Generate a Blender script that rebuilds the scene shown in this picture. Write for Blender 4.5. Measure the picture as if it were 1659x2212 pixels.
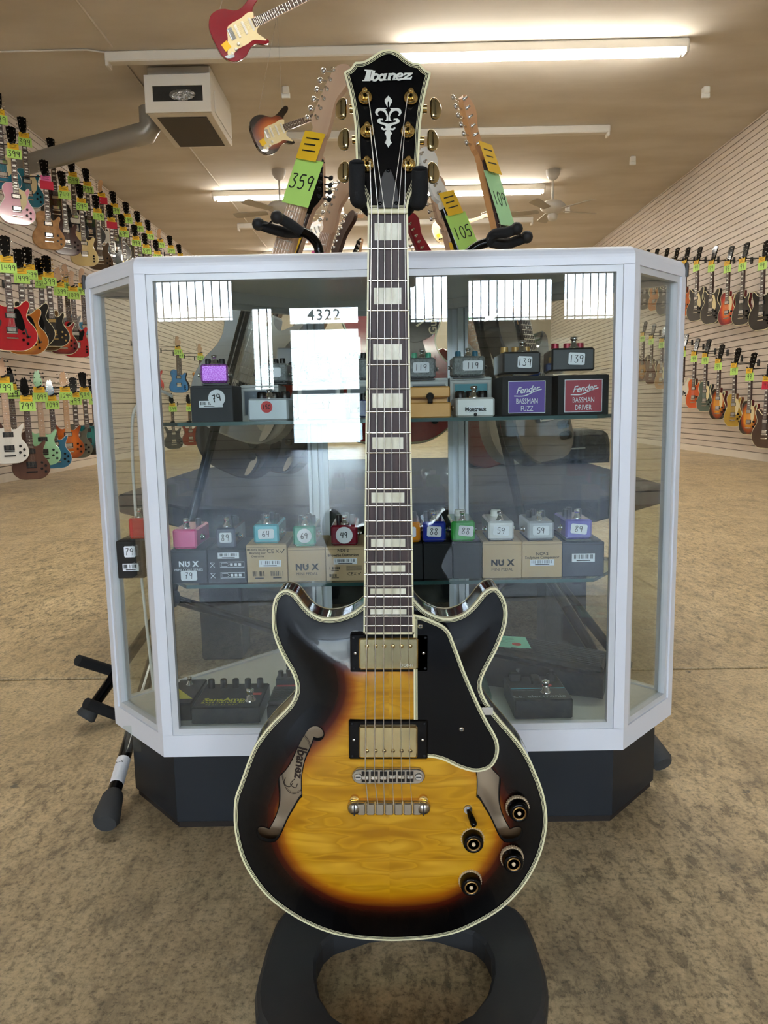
import bpy, math, random
from mathutils import Vector, Matrix
from mathutils.geometry import delaunay_2d_cdt
random.seed(7)
scn = bpy.context.scene
col = scn.collection
pi = math.pi
for o in list(bpy.data.objects): bpy.data.objects.remove(o)

# ------------------------------------------------------------------ camera
FPX, CAMZ = 1640.0, 0.726
PITCH, ROLL, YAW = math.radians(7.92), math.radians(1.12), math.radians(0.52)
F = Vector((-math.sin(YAW)*math.cos(PITCH), math.cos(YAW)*math.cos(PITCH), -math.sin(PITCH)))
R0 = Vector((math.cos(YAW), math.sin(YAW), 0)); U0 = R0.cross(F)
RR = R0*math.cos(ROLL) - U0*math.sin(ROLL); UU = U0*math.cos(ROLL) + R0*math.sin(ROLL)
CAM = Vector((0, 0, CAMZ))
cd = bpy.data.cameras.new('camera'); cam = bpy.data.objects.new('camera', cd); col.objects.link(cam)
cam.matrix_world = Matrix(((RR.x, UU.x, -F.x, 0), (RR.y, UU.y, -F.y, 0), (RR.z, UU.z, -F.z, CAMZ), (0, 0, 0, 1)))
cd.sensor_fit = 'VERTICAL'; cd.sensor_height = 36; cd.sensor_width = 27; cd.lens = 36*FPX/2212
cd.clip_start = 0.02; cd.clip_end = 200
scn.camera = cam
def ray(px, py): return F + RR*((px-829.5)/FPX) - UU*((py-1106)/FPX)
def atY(px, py, Y): d = ray(px, py); return CAM + d*(Y/d.y)
def atX(px, py, X): d = ray(px, py); return CAM + d*(X/d.x)
def atZ(px, py, Z): d = ray(px, py); return CAM + d*((Z-CAMZ)/d.z)

# ------------------------------------------------------------------ colour management, world
vs = scn.view_settings
vs.view_transform = 'Standard'; vs.look = 'None'; vs.gamma = 1; vs.use_curve_mapping = False
vs.exposure = 1.0
TUBE = 35.0
SKY = 34.0
w = bpy.data.worlds.new('world'); scn.world = w; w.use_nodes = True
wn = w.node_tree.nodes; wl = w.node_tree.links
bg = wn['Background']; bg.inputs['Strength'].default_value = SKY
tc = wn.new('ShaderNodeTexCoord'); sp = wn.new('ShaderNodeSeparateXYZ'); cr = wn.new('ShaderNodeValToRGB')
wl.new(tc.outputs['Generated'], sp.inputs[0]); wl.new(sp.outputs['Z'], cr.inputs[0]); wl.new(cr.outputs[0], bg.inputs['Color'])
cr.color_ramp.elements[0].color = (.75, .82, .9, 1); cr.color_ramp.elements[0].position = 0.0
cr.color_ramp.elements[1].color = (.45, .66, 1, 1); cr.color_ramp.elements[1].position = .6

# ------------------------------------------------------------------ room dimensions
XL, XR, YN, YF, ZC = -4.12, 4.40, -11.0, 21.0, 4.0

# ------------------------------------------------------------------ materials
MATS = {}
def srgb(c):
    if isinstance(c, str):
        c = [int(c[i:i+2], 16)/255 for i in (0, 2, 4)]
    return tuple(((v/12.92) if v <= .04045 else ((v+.055)/1.055)**2.4) for v in c)
def mat(name, c='808080', rough=.5, metal=0, coat=0, emit=None, es=0, bump=None, spec=.5, noise=None, trans=0, ior=1.45):
    if name in MATS: return MATS[name]
    m = bpy.data.materials.new(name); m.use_nodes = True; MATS[name] = m
    n = m.node_tree.nodes; l = m.node_tree.links; b = n['Principled BSDF']
    rgb = srgb(c)
    b.inputs['Base Color'].default_value = (*rgb, 1); m.diffuse_color = (*rgb, 1)
    b.inputs['Roughness'].default_value = rough; b.inputs['Metallic'].default_value = metal
    b.inputs['Coat Weight'].default_value = coat; b.inputs['Coat Roughness'].default_value = .06
    b.inputs['Specular IOR Level'].default_value = spec; b.inputs['IOR'].default_value = ior
    b.inputs['Transmission Weight'].default_value = trans
    if emit: b.inputs['Emission Color'].default_value = (*emit, 1); b.inputs['Emission Strength'].default_value = es
    if bump or noise:
        t = n.new('ShaderNodeTexCoord')
    if bump:   # (scale, strength, distance)
        z = n.new('ShaderNodeTexNoise'); z.inputs['Scale'].default_value = bump[0]; z.inputs['Detail'].default_value = 3
        l.new(t.outputs['Object'], z.inputs['Vector'])
        bu = n.new('ShaderNodeBump'); bu.inputs['Strength'].default_value = bump[1]; bu.inputs['Distance'].default_value = bump[2]
        l.new(z.outputs['Fac'], bu.inputs['Height']); l.new(bu.outputs[0], b.inputs['Normal'])
    if noise:  # (colour2, scale, (sx,sy,sz), lo, hi)
        z = n.new('ShaderNodeTexNoise'); z.inputs['Scale'].default_value = noise[1]; z.inputs['Detail'].default_value = 5
        mp = n.new('ShaderNodeMapping'); mp.inputs['Scale'].default_value = noise[2]
        l.new(t.outputs['Object'], mp.inputs[0]); l.new(mp.outputs[0], z.inputs['Vector'])
        r = n.new('ShaderNodeValToRGB'); r.color_ramp.elements[0].position = noise[3]; r.color_ramp.elements[1].position = noise[4]
        r.color_ramp.elements[0].color = (*rgb, 1); r.color_ramp.elements[1].color = (*srgb(noise[0]), 1)
        l.new(z.outputs['Fac'], r.inputs[0]); l.new(r.outputs[0], b.inputs['Base Color'])
    return m
def C(c, rough=.4, metal=0, coat=0):     # plain colour material by hex
    return mat('paint_%s_%d_%d_%d' % (c, rough*100, metal*10, coat*10), c, rough, metal, coat)
def pick(w_, c2, c3, scale=14):
    pass
def glassmat(name, tint=(1, 1, 1), ior=1.5, boost=1.0):
    m = bpy.data.materials.new(name); m.use_nodes = True; MATS[name] = m
    n = m.node_tree.nodes; l = m.node_tree.links; n.remove(n['Principled BSDF'])
    out = n['Material Output']; tr = n.new('ShaderNodeBsdfTransparent'); gl = n.new('ShaderNodeBsdfGlossy'); mx = n.new('ShaderNodeMixShader')
    tr.inputs[0].default_value = (*tint, 1); gl.inputs['Roughness'].default_value = 0.0
    fr = n.new('ShaderNodeFresnel'); ge = n.new('ShaderNodeNewGeometry'); mm = n.new('ShaderNodeMapRange')
    mm.inputs['To Min'].default_value = ior; mm.inputs['To Max'].default_value = 1/ior
    l.new(ge.outputs['Backfacing'], mm.inputs['Value']); l.new(mm.outputs[0], fr.inputs['IOR'])
    mu = n.new('ShaderNodeMath'); mu.operation = 'MULTIPLY'; mu.inputs[1].default_value = boost; mu.use_clamp = True
    l.new(fr.outputs[0], mu.inputs[0]); l.new(mu.outputs[0], mx.inputs[0])
    l.new(tr.outputs[0], mx.inputs[1]); l.new(gl.outputs[0], mx.inputs[2]); l.new(mx.outputs[0], out.inputs[0])
    return m
GLASS = glassmat('clear_glass', (.93, .96, .95), 1.52, 1.15)
SHELFGLASS = glassmat('shelf_glass', (.80, .90, .87), 1.5)
GREENEDGE = mat('glass_edge_green', '2c4f4c', .2, spec=.6)
WINGLASS = glassmat('window_glass', (.97, .98, .98), 1.5)
BLACK = mat('black_gloss', '060607', .12, spec=.25)
BLACKM = mat('black_matte', '17181a', .6)
FOAM = mat('black_foam', '1b1c1e', .85, bump=(400, .25, .002))
RUBBER = mat('grey_rubber', '3a3b3b', .8, bump=(120, .3, .002))
CHROME = mat('chrome', 'd8d8d6', .12, 1)
GOLD = mat('gold_plate', 'dcbd78', .12, 1)
GOLDP = mat('pale_gold_plate', 'c4b488', .08, 1)
NICKEL = mat('fret_nickel', 'e6e2d8', .25, 1)
CREAM = mat('cream_binding', 'e6deb4', .3, coat=.3)
WHITE = mat('white_plastic', 'dcdad2', .35)
PEARL = mat('pearl_inlay', 'c9c4a8', .25, coat=.3, noise=('e9e6d2', 60, (1, .5, 1), .35, .65))
ALU = mat('silver_anodised_aluminium', 'e2e4ea', .4, .05, bump=(900, .04, .0005))
ALUD = mat('satin_aluminium_bead', 'cfd1d3', .38, .1)
INK = mat('marker_ink', '101012', .6)
YTAG = mat('yellow_card', 'e3b51e', .6)
GTAG = mat('lime_card', 'b4e070', .6)
MTAG = mat('mint_card', 'a9dba2', .6)
RTAG = mat('red_card', 'c8203f', .6)
PTAG = mat('pink_card', 'e86aa8', .6)
PAPER = mat('white_sticker', 'e4e6ea', .45)
MAPLE = mat('maple_neck', 'cfa77c', .4, coat=.2, noise=('bd9166', 12, (1, .15, 1), .3, .7))
MAPLEP = mat('pale_maple_neck', 'c9a98a', .45, noise=('b8967a', 12, (1, .15, 1), .3, .7))
ROSE = mat('rosewood_board', '2a1a18', .5, noise=('45302c', 40, (3, .25, 1), .35, .7))
ROSEW = mat('rosewood_brown', '4a3226', .5, noise=('34221a', 30, (3, .3, 1), .35, .7))

# ------------------------------------------------------------------ object helpers
def tag(o, label=None, cat=None, group=None, kind=None):
    if label: o['label'] = label
    if cat: o['category'] = cat
    if group: o['group'] = group
    if kind: o['kind'] = kind
    return o
def empty(name, label, cat, loc=(0, 0, 0), mtx=None, group=None):
    o = bpy.data.objects.new(name, None); col.objects.link(o); o.empty_display_size = .05
    if mtx is not None: o.matrix_world = mtx
    else: o.location = loc
    return tag(o, label, cat, group)
def frame(origin, x, y, z):     # matrix with the given axes
    x = Vector(x).normalized(); y = Vector(y).normalized(); z = Vector(z).normalized()
    return Matrix(((x.x, y.x, z.x, origin[0]), (x.y, y.y, z.y, origin[1]), (x.z, y.z, z.z, origin[2]), (0, 0, 0, 1)))
def link(name, me, parent=None, label=None):
    o = bpy.data.objects.new(name, me); col.objects.link(o)
    if parent is not None: o.parent = parent
    if label: o['label'] = label
    return o
def area2(p): return sum(p[i][0]*p[(i+1) % len(p)][1]-p[(i+1) % len(p)][0]*p[i][1] for i in range(len(p)))/2
def ccw(p): return list(p) if area2(p) > 0 else list(reversed(p))
def smooth_poly(p, k=4, closed=True, sharp=()):
    out = []; n = len(p)
    for i in range(n if closed else n-1):
        p0, p1, p2, p3 = p[(i-1) % n], p[i], p[(i+1) % n], p[(i+2) % n]
        if not closed:
            if i == 0: p0 = p1
            if i == n-2: p3 = p2
        if i in sharp: p0 = p1
        if (i+1) % n in sharp: p3 = p2
        for j in range(k):
            t = j/k
            out.append(tuple(.5*((2*p1[c])+(-p0[c]+p2[c])*t+(2*p0[c]-5*p1[c]+4*p2[c]-p3[c])*t*t+(-p0[c]+3*p1[c]-3*p2[c]+p3[c])*t**3) for c in range(len(p1))))
    if not closed: out.append(tuple(p[-1]))
    return out
def offset_poly(p, d):          # inward offset (positive d) of a ccw polygon
    n = len(p); out = []
    for i in range(n):
        a = Vector(p[i-1][:2]); b = Vector(p[i][:2]); c = Vector(p[(i+1) % n][:2])
        e1 = (b-a).normalized() if (b-a).length > 1e-9 else (c-b).normalized(); e2 = (c-b).normalized() if (c-b).length > 1e-9 else e1
        n1 = Vector((-e1.y, e1.x)); n2 = Vector((-e2.y, e2.x)); m = n1+n2
        if m.length < .3: m = n1
        m.normalize(); k = d/max(.45, m.dot(n1))
        out.append((b.x+m.x*k, b.y+m.y*k))
    return out
def inside(x, y, p):
    r = False; n = len(p); j = n-1
    for i in range(n):
        if (p[i][1] > y) != (p[j][1] > y) and x < (p[j][0]-p[i][0])*(y-p[i][1])/(p[j][1]-p[i][1])+p[i][0]: r = not r
        j = i
    return r
def pdist(x, y, p):
    best = 1e9; n = len(p)
    for i in range(n):
        ax, ay = p[i][0], p[i][1]; bx_, by_ = p[(i+1) % n][0]-ax, p[(i+1) % n][1]-ay
        t = max(0, min(1, ((x-ax)*bx_+(y-ay)*by_)/(bx_*bx_+by_*by_+1e-15)))
        q = (x-ax-t*bx_)**2+(y-ay-t*by_)**2
        if q < best: best = q
    return math.sqrt(best)
class MB:
    def __init__(s): s.v = []; s.f = []; s.m = []; s.mats = []; s.sm = []
    def mi(s, m):
        if m not in s.mats: s.mats.append(m)
        return s.mats.index(m)
    def add(s, v, f, m, T=None, smooth=False):
        o = len(s.v); k = s.mi(m)
        s.v += [tuple(T @ Vector(a)) if T is not None else tuple(a) for a in v]
        s.f += [tuple(i+o for i in a) for a in f]; s.m += [k]*len(f); s.sm += [smooth]*len(f); return s
    def box(s, c, d, m, T=None, bev=0):
        x, y, z = d[0]/2, d[1]/2, d[2]/2
        if bev:
            b = min(bev, x*.9, y*.9, z*.9); rings = []
            for zz, i in ((-z, b), (-z+b, 0), (z-b, 0), (z, b)):
                X, Y = x-i, y-i; bb = b if i == 0 else b*.6
                rings.append([(-X+bb, -Y), (X-bb, -Y), (X, -Y+bb), (X, Y-bb), (X-bb, Y), (-X+bb, Y), (-X, Y-bb), (-X, -Y+bb)])
                rings[-1] = [(a+c[0], e+c[1], zz+c[2]) for a, e in rings[-1]]
            v = sum(rings, []); f = [tuple(reversed(range(8))), tuple(range(24, 32))]
            for r in range(3):
                for i in range(8): f.append((r*8+i, r*8+(i+1) % 8, r*8+8+(i+1) % 8, r*8+8+i))
            return s.add(v, f, m, T)
        v = [(c[0]+i*x, c[1]+j*y, c[2]+k*z) for k in (-1, 1) for j in (-1, 1) for i in (-1, 1)]
        return s.add(v, [(0, 2, 3, 1), (4, 5, 7, 6), (0, 1, 5, 4), (2, 6, 7, 3), (0, 4, 6, 2), (1, 3, 7, 5)], m, T)
    def prism(s, p, z0, z1, m, T=None, bev=0, smooth=False, caps=True, ms=None):
        p = ccw(p); n = len(p)
        lv = [(p, z0), (p, z1)] if not bev else [(offset_poly(p, bev), z0), (p, z0+bev), (p, z1-bev), (offset_poly(p, bev), z1)]
        v = [(a[0], a[1], z) for q, z in lv for a in q]; f = []
        for r in range(len(lv)-1):
            for i in range(n): f.append((r*n+i, r*n+(i+1) % n, r*n+n+(i+1) % n, r*n+n+i))
        s.add(v, f, ms or m, T, smooth)
        if caps:
            o = (len(lv)-1)*n
            s.add(v, [tuple(range(o, o+n)), tuple(reversed(range(n)))], m, T)
        return s
    def ribbon(s, p, wd, m, z=0, T=None, closed=False, th=0):     # flat stroke of width wd
        n = len(p); v = []; f = []
        for i in range(n):
            a = Vector(p[i-1] if (i > 0 or closed) else p[i]); b = Vector(p[(i+1) % n] if (i < n-1 or closed) else p[i])
            d = (b-a); d = d.normalized() if d.length > 1e-9 else Vector((1, 0)); q = Vector((-d.y, d.x))*wd/2
            v += [(p[i][0]+q.x, p[i][1]+q.y, z), (p[i][0]-q.x, p[i][1]-q.y, z)]
        for i in range(n if closed else n-1):
            j = (i+1) % n; f.append((2*i, 2*i+1, 2*j+1, 2*j))
        return s.add(v, f, m, T)
    def tube(s, pts, r, m, n=10, T=None, closed=False, caps=True):
        pts = [Vector(a) for a in pts]; k = len(pts); rs = r if isinstance(r, (list, tuple)) else [r]*k
        v = []; f = []; up = None
        for i in range(k):
            a = pts[i-1] if (i > 0 or closed) else pts[i]; b = pts[(i+1) % k] if (i < k-1 or closed) else pts[i]
            d = (b-a).normalized()
            if up is None: up = Vector((0, 0, 1)) if abs(d.z) < .9 else Vector((1, 0, 0))
            x = d.cross(up).normalized(); up = x.cross(d).normalized()
            for j in range(n):
                t = 2*pi*j/n; v.append(tuple(pts[i]+x*math.cos(t)*rs[i]+up*math.sin(t)*rs[i]))
        for i in range(k if closed else k-1):
            i2 = (i+1) % k
            for j in range(n): f.append((i*n+j, i*n+(j+1) % n, i2*n+(j+1) % n, i2*n+j))
        s.add(v, f, m, T, True)
        if caps and not closed: s.add(v, [tuple(reversed(range(n))), tuple(range((k-1)*n, k*n))], m, T)
        return s
    def lathe(s, prof, m, n=20, T=None, smooth=True):      # profile [(r,z)], axis z
        v = []; f = []
        for r, z in prof:
            for j in range(n): v.append((r*math.cos(2*pi*j/n), r*math.sin(2*pi*j/n), z))
        for i in range(len(prof)-1):
            for j in range(n): f.append((i*n+j, i*n+(j+1) % n, (i+1)*n+(j+1) % n, (i+1)*n+j))
        s.add(v, f, m, T, smooth)
        return s.add(v, [tuple(reversed(range(n))), tuple(range((len(prof)-1)*n, len(prof)*n))], m, T)
    def ball(s, c, r, m, T=None, n=12, sc=(1, 1, 1)):
        v = [(c[0], c[1], c[2]-r*sc[2])]; f = []; k = n//2
        for i in range(1, k):
            a = -pi/2+pi*i/k
            for j in range(n): v.append((c[0]+r*sc[0]*math.cos(a)*math.cos(2*pi*j/n), c[1]+r*sc[1]*math.cos(a)*math.sin(2*pi*j/n), c[2]+r*sc[2]*math.sin(a)))
        v.append((c[0], c[1], c[2]+r*sc[2])); e = len(v)-1
        for j in range(n): f += [(0, 1+(j+1) % n, 1+j), (e, 1+(k-2)*n+j, 1+(k-2)*n+(j+1) % n)]
        for i in range(k-2):
            for j in range(n): f.append((1+i*n+j, 1+i*n+(j+1) % n, 1+(i+1)*n+(j+1) % n, 1+(i+1)*n+j))
        return s.add(v, f, m, T, True)
    def sweep(s, plan, prof, m, closed_prof=True, smooth=False):   # profile (inward offset, z) mitred round a closed ccw plan
        n = len(plan); rings = [[(q[0], q[1], z) for q in offset_poly(plan, d)] for d, z in prof]
        v = sum(rings, []); f = []; k = len(prof)
        for r in range(k if closed_prof else k-1):
            r2 = (r+1) % k
            for i in range(n): f.append((r*n+i, r*n+(i+1) % n, r2*n+(i+1) % n, r2*n+i))
        return s.add(v, f, m, None, smooth)
    def mesh(s, name):
        me = bpy.data.meshes.new(name); me.from_pydata(s.v, [], s.f)
        for m in s.mats: me.materials.append(m)
        me.polygons.foreach_set('material_index', s.m); me.polygons.foreach_set('use_smooth', s.sm); me.update(); return me
    def obj(s, name, parent=None, label=None): return link(name, s.mesh(name), parent, label)

_txt = {}
def text_geo(t, size=.01, shear=0, off=0, align='CENTER', space=1.0):
    k = (t, round(size, 5), shear, off, align, space)
    if k in _txt: return _txt[k]
    cu = bpy.data.curves.new('lettering', 'FONT'); cu.body = t; cu.size = size; cu.shear = shear; cu.offset = off*size
    cu.align_x = align; cu.align_y = 'CENTER'; cu.resolution_u = 2; cu.space_character = space
    o = bpy.data.objects.new('lettering', cu); col.objects.link(o)
    dg = bpy.context.evaluated_depsgraph_get(); dg.update()
    me = bpy.data.meshes.new_from_object(o.evaluated_get(dg))
    r = ([tuple(v.co) for v in me.vertices], [tuple(p.vertices) for p in me.polygons])
    bpy.data.objects.remove(o); bpy.data.meshes.remove(me); bpy.data.curves.remove(cu)
    _txt[k] = r; return r
def text(mb, t, size, m, T, **kw):
    v, f = text_geo(t, size, **kw); return mb.add(v, f, m, T)
DG = {'0': [[(.3, 1), (.1, .8), (.05, .4), (.2, .03), (.4, .06), (.55, .45), (.5, .85), (.3, 1)]], '1': [[(.32, 1), (.28, 0)]],
 '2': [[(.08, .8), (.25, 1), (.48, .9), (.5, .65), (.1, .05), (.3, .1), (.6, .03)]], '3': [[(.08, .95), (.5, .97), (.25, .6), (.5, .4), (.45, .1), (.2, 0), (.03, .12)]],
 '4': [[(.15, 1), (.05, .45), (.55, .5)], [(.5, 1), (.42, 0)]], '5': [[(.55, 1), (.15, .97), (.1, .58), (.4, .6), (.52, .3), (.35, .03), (.05, .08)]],
 '6': [[(.45, 1), (.15, .6), (.06, .25), (.25, 0), (.5, .15), (.45, .4), (.2, .42), (.08, .25)]], '7': [[(.05, .95), (.55, 1), (.3, .5), (.22, 0)], [(.15, .5), (.45, .52)]],
 '8': [[(.5, .85), (.3, 1), (.1, .82), (.45, .35), (.35, .02), (.1, .1), (.1, .35), (.5, .85)]], '9': [[(.5, .85), (.3, 1), (.08, .8), (.15, .55), (.4, .55), (.52, .9), (.42, 0)]]}
def digits(mb, t, h, T, wd=None, m=INK):      # handwritten figures centred at the origin
    wd = wd or h*.09; W = len(t)*.68*h
    for i, ch in enumerate(t):
        for st in DG.get(ch, []):
            mb.ribbon(smooth_poly([((a*.9-.0+i*.68)*h-W/2+.03*h, (b-.5)*h) for a, b in st], 3, False), wd, m, 0, T)
    return mb
def I4(): return Matrix.Identity(4)
def TR(x, y, z): return Matrix.Translation((x, y, z))
def RX(a): return Matrix.Rotation(a, 4, 'X')
def RY(a): return Matrix.Rotation(a, 4, 'Y')
def RZ(a): return Matrix.Rotation(a, 4, 'Z')
# ------------------------------------------------------------------ room shell
def floor_mat():
    m = mat('stained_concrete', 'ab9270', .34, spec=.5)
    n = m.node_tree.nodes; l = m.node_tree.links; b = n['Principled BSDF']
    t = n.new('ShaderNodeTexCoord')
    def noise(sc, det, rough=.6, vec=None, dist=0):
        z = n.new('ShaderNodeTexNoise'); z.inputs['Scale'].default_value = sc; z.inputs['Detail'].default_value = det
        z.inputs['Roughness'].default_value = rough; z.inputs['Distortion'].default_value = dist
        l.new(vec or t.outputs['Object'], z.inputs['Vector']); return z
    def ramp(src, stops):
        r = n.new('ShaderNodeValToRGB'); e = r.color_ramp.elements
        while len(e) < len(stops): e.new(.5)
        for k, (p, c) in enumerate(stops): e[k].position = p; e[k].color = (*srgb(c), 1) if isinstance(c, str) else (c, c, c, 1)
        l.new(src, r.inputs[0]); return r
    def mix(a, bb, f, mode='MIX'):
        x = n.new('ShaderNodeMix'); x.data_type = 'RGBA'; x.blend_type = mode
        l.new(a, x.inputs[6]); l.new(bb, x.inputs[7])
        if isinstance(f, float): x.inputs[0].default_value = f
        else: l.new(f, x.inputs[0])
        return x.outputs[2]
    big = ramp(noise(1.3, 5).outputs['Fac'], [(.3, '9a8868'), (.5, 'b5a27e'), (.7, 'cbb892')])
    mp = n.new('ShaderNodeMapping'); mp.inputs['Scale'].default_value = (1, .45, 1); l.new(t.outputs['Object'], mp.inputs[0])
    mid = ramp(noise(9, 7, .7, mp.outputs[0], .6).outputs['Fac'], [(.34, '665a46'), (.48, 'b09c78'), (.66, 'd2bf9a')])
    n_one = n.new('ShaderNodeRGB'); n_one.outputs[0].default_value = (1, 1, 1, 1)
    c = mix(big.outputs[0], mid.outputs[0], .5)
    fine = ramp(noise(120, 6, .75).outputs['Fac'], [(.38, .40), (.49, 1.0), (.64, 1.25)])
    c = mix(c, fine.outputs[0], .8, 'MULTIPLY')
    sp = ramp(noise(48, 5, .75, mp.outputs[0], .3).outputs['Fac'], [(.40, .38), (.475, .92), (.6, 1.14)])
    sg = ramp(noise(.9, 4).outputs['Fac'], [(.40, .25), (.58, .95)])
    c = mix(c, mix(n_one.outputs[0], sp.outputs[0], sg.outputs[0]), 1.0, 'MULTIPLY')
    dark = ramp(noise(4.2, 7, .72, None, 1.1).outputs['Fac'], [(.60, 0.0), (.74, .8)])
    dk = n.new('ShaderNodeRGB'); dk.outputs[0].default_value = (*srgb('4c4742'), 1)
    c = mix(c, dk.outputs[0], dark.outputs[0])
    v = n.new('ShaderNodeTexVoronoi'); v.inputs['Scale'].default_value = 9; v.inputs['Randomness'].default_value = 1
    ns = noise(30, 3); nm = n.new('ShaderNodeVectorMath'); nm.operation = 'SCALE'; nm.inputs['Scale'].default_value = .06; l.new(ns.outputs['Color'], nm.inputs[0])
    na = n.new('ShaderNodeVectorMath'); na.operation = 'ADD'; l.new(nm.outputs[0], na.inputs[0]); l.new(t.outputs['Object'], na.inputs[1]); l.new(na.outputs[0], v.inputs['Vector'])
    chip = ramp(v.outputs['Distance'], [(.05, 1.0), (.075, 0.0)])
    gate = ramp(noise(1.7, 2).outputs['Fac'], [(.52, 0.0), (.6, 1.0)])
    mu = n.new('ShaderNodeMath'); mu.operation = 'MULTIPLY'; l.new(chip.outputs[0], mu.inputs[0]); l.new(gate.outputs[0], mu.inputs[1])
    ck = n.new('ShaderNodeRGB'); ck.outputs[0].default_value = (*srgb('5a5449'), 1)
    c = mix(c, ck.outputs[0], mu.outputs[0])
    l.new(c, b.inputs['Base Color'])
    rr = n.new('ShaderNodeMapRange'); rr.inputs['To Min'].default_value = .26; rr.inputs['To Max'].default_value = .5
    l.new(noise(6, 5).outputs['Fac'], rr.inputs[0]); l.new(rr.outputs[0], b.inputs['Roughness'])
    bu = n.new('ShaderNodeBump'); bu.inputs['Strength'].default_value = .25; bu.inputs['Distance'].default_value = .003
    l.new(fine.outputs[0], bu.inputs['Height']); l.new(bu.outputs[0], b.inputs['Normal'])
    return m
FLOORM = floor_mat()
mb = MB(); yj = 2.0
for y0, y1 in ((YN-.2, yj-.009), (yj+.009, YF)):
    mb.box((.14, (y0+y1)/2, -.05), (XR-XL+.4, y1-y0, .1), FLOORM)
mb.box((.14, yj, -.055), (XR-XL+.4, .018, .092), mat('joint_grit', 'b3a588', .9))
tag(mb.obj('floor'), 'tan stained concrete floor with a joint running across', kind='structure')
REFLDARK = mat('reflection_dark_floor', '202226', .36, bump=(5, .5, .02), spec=.28)  # unseen dark floor added behind the camera to darken reflections in guitar and glass
mb = MB(); mb.box((.14, (YN-.35)/2, .0015), (XR-XL, -.35-YN, .003), REFLDARK)
tag(mb.obj('added_floor_1'), 'unseen dark flooring added behind the viewer, darkening reflections in guitar and glass', kind='structure')
CEILM = mat('painted_ceiling', 'cdc6bb', .85, noise=('bdb4a6', 1.2, (.6, 1.6, 1), .38, .68), spec=.2)
mb = MB(); mb.box((.14, (YN+YF)/2, ZC+.05), (XR-XL+.4, YF-YN+.4, .1), CEILM)
tag(mb.obj('ceiling'), 'beige painted ceiling with faint water stains', kind='structure')
SLAT = mat('slatwall_laminate', 'd2c6b9', .5, noise=('c6baad', 3, (1, 1, 6), .3, .7))
SLATG = mat('slatwall_groove', '6b6258', .7)
def slatwall(name, x, s, y0, y1, z0, z1, label):       # s=+1 the face looks to +X
    mb = MB(); p = .0762; k = int((z1-z0)/p)
    mb.box((x-s*.05, (y0+y1)/2, (z0+z1)/2), (.07, y1-y0, z1-z0), SLATG)
    for i in range(k+1):
        a = z0+i*p; b = min(a+p-.009, z1)
        if b-a > .01: mb.box((x-s*.0075, (y0+y1)/2, (a+b)/2), (.015, y1-y0, b-a), SLAT)
    return tag(mb.obj(name), label, kind='structure')
slatwall('wall_left', XL, 1, YN, YF, .02, ZC, 'left slatwall covered in hanging guitars')
slatwall('wall_right', XR, -1, YN, YF, .02, ZC, 'right slatwall with two rows of hanging guitars')
mb = MB(); mb.box(((XL+XR)/2, YF+.05, ZC/2), (XR-XL+.3, .1, ZC), mat('far_wall_paint', 'a79b8a', .8))
tag(mb.obj('wall_back'), 'plain beige far wall of the shop', kind='structure')
for n_, x_ in (('baseboard_left', XL+.006), ('baseboard_right', XR-.006)):
    mb = MB(); mb.box((x_, (YN+YF)/2, .045), (.014, YF-YN, .09), mat('pale_baseboard', 'd6cdbf', .5)); tag(mb.obj(n_), kind='structure')

# storefront behind the photographer: windows, door, house number on the transom
WALLF = mat('storefront_wall', '6b6660', .8); DARKF = mat('dark_bronze_frame', '2a2825', .4, .5)
ops = [(-4.05, -2.62, 2.2, 3.75), (-1.75, -.45, .05, 2.5), (.35, 1.1, 2.1, 3.2), (1.35, 2.9, 2.1, 2.9), (3.0, 4.2, 2.1, 3.8), (-2.4, -1.95, 1.0, 2.5)]
xs = sorted(set([XL-.05, XR+.05]+[v for o in ops for v in o[:2]])); zs = sorted(set([0, ZC]+[v for o in ops for v in o[2:]]))
mb = MB()
for i in range(len(xs)-1):
    for j in range(len(zs)-1):
        cx, cz = (xs[i]+xs[i+1])/2, (zs[j]+zs[j+1])/2
        if not any(o[0] < cx < o[1] and o[2] < cz < o[3] for o in ops): mb.box((cx, YN-.08, cz), (xs[i+1]-xs[i], .16, zs[j+1]-zs[j]), WALLF)
tag(mb.obj('wall_front'), 'street wall with barred high windows and a glass door', kind='structure')
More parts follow.
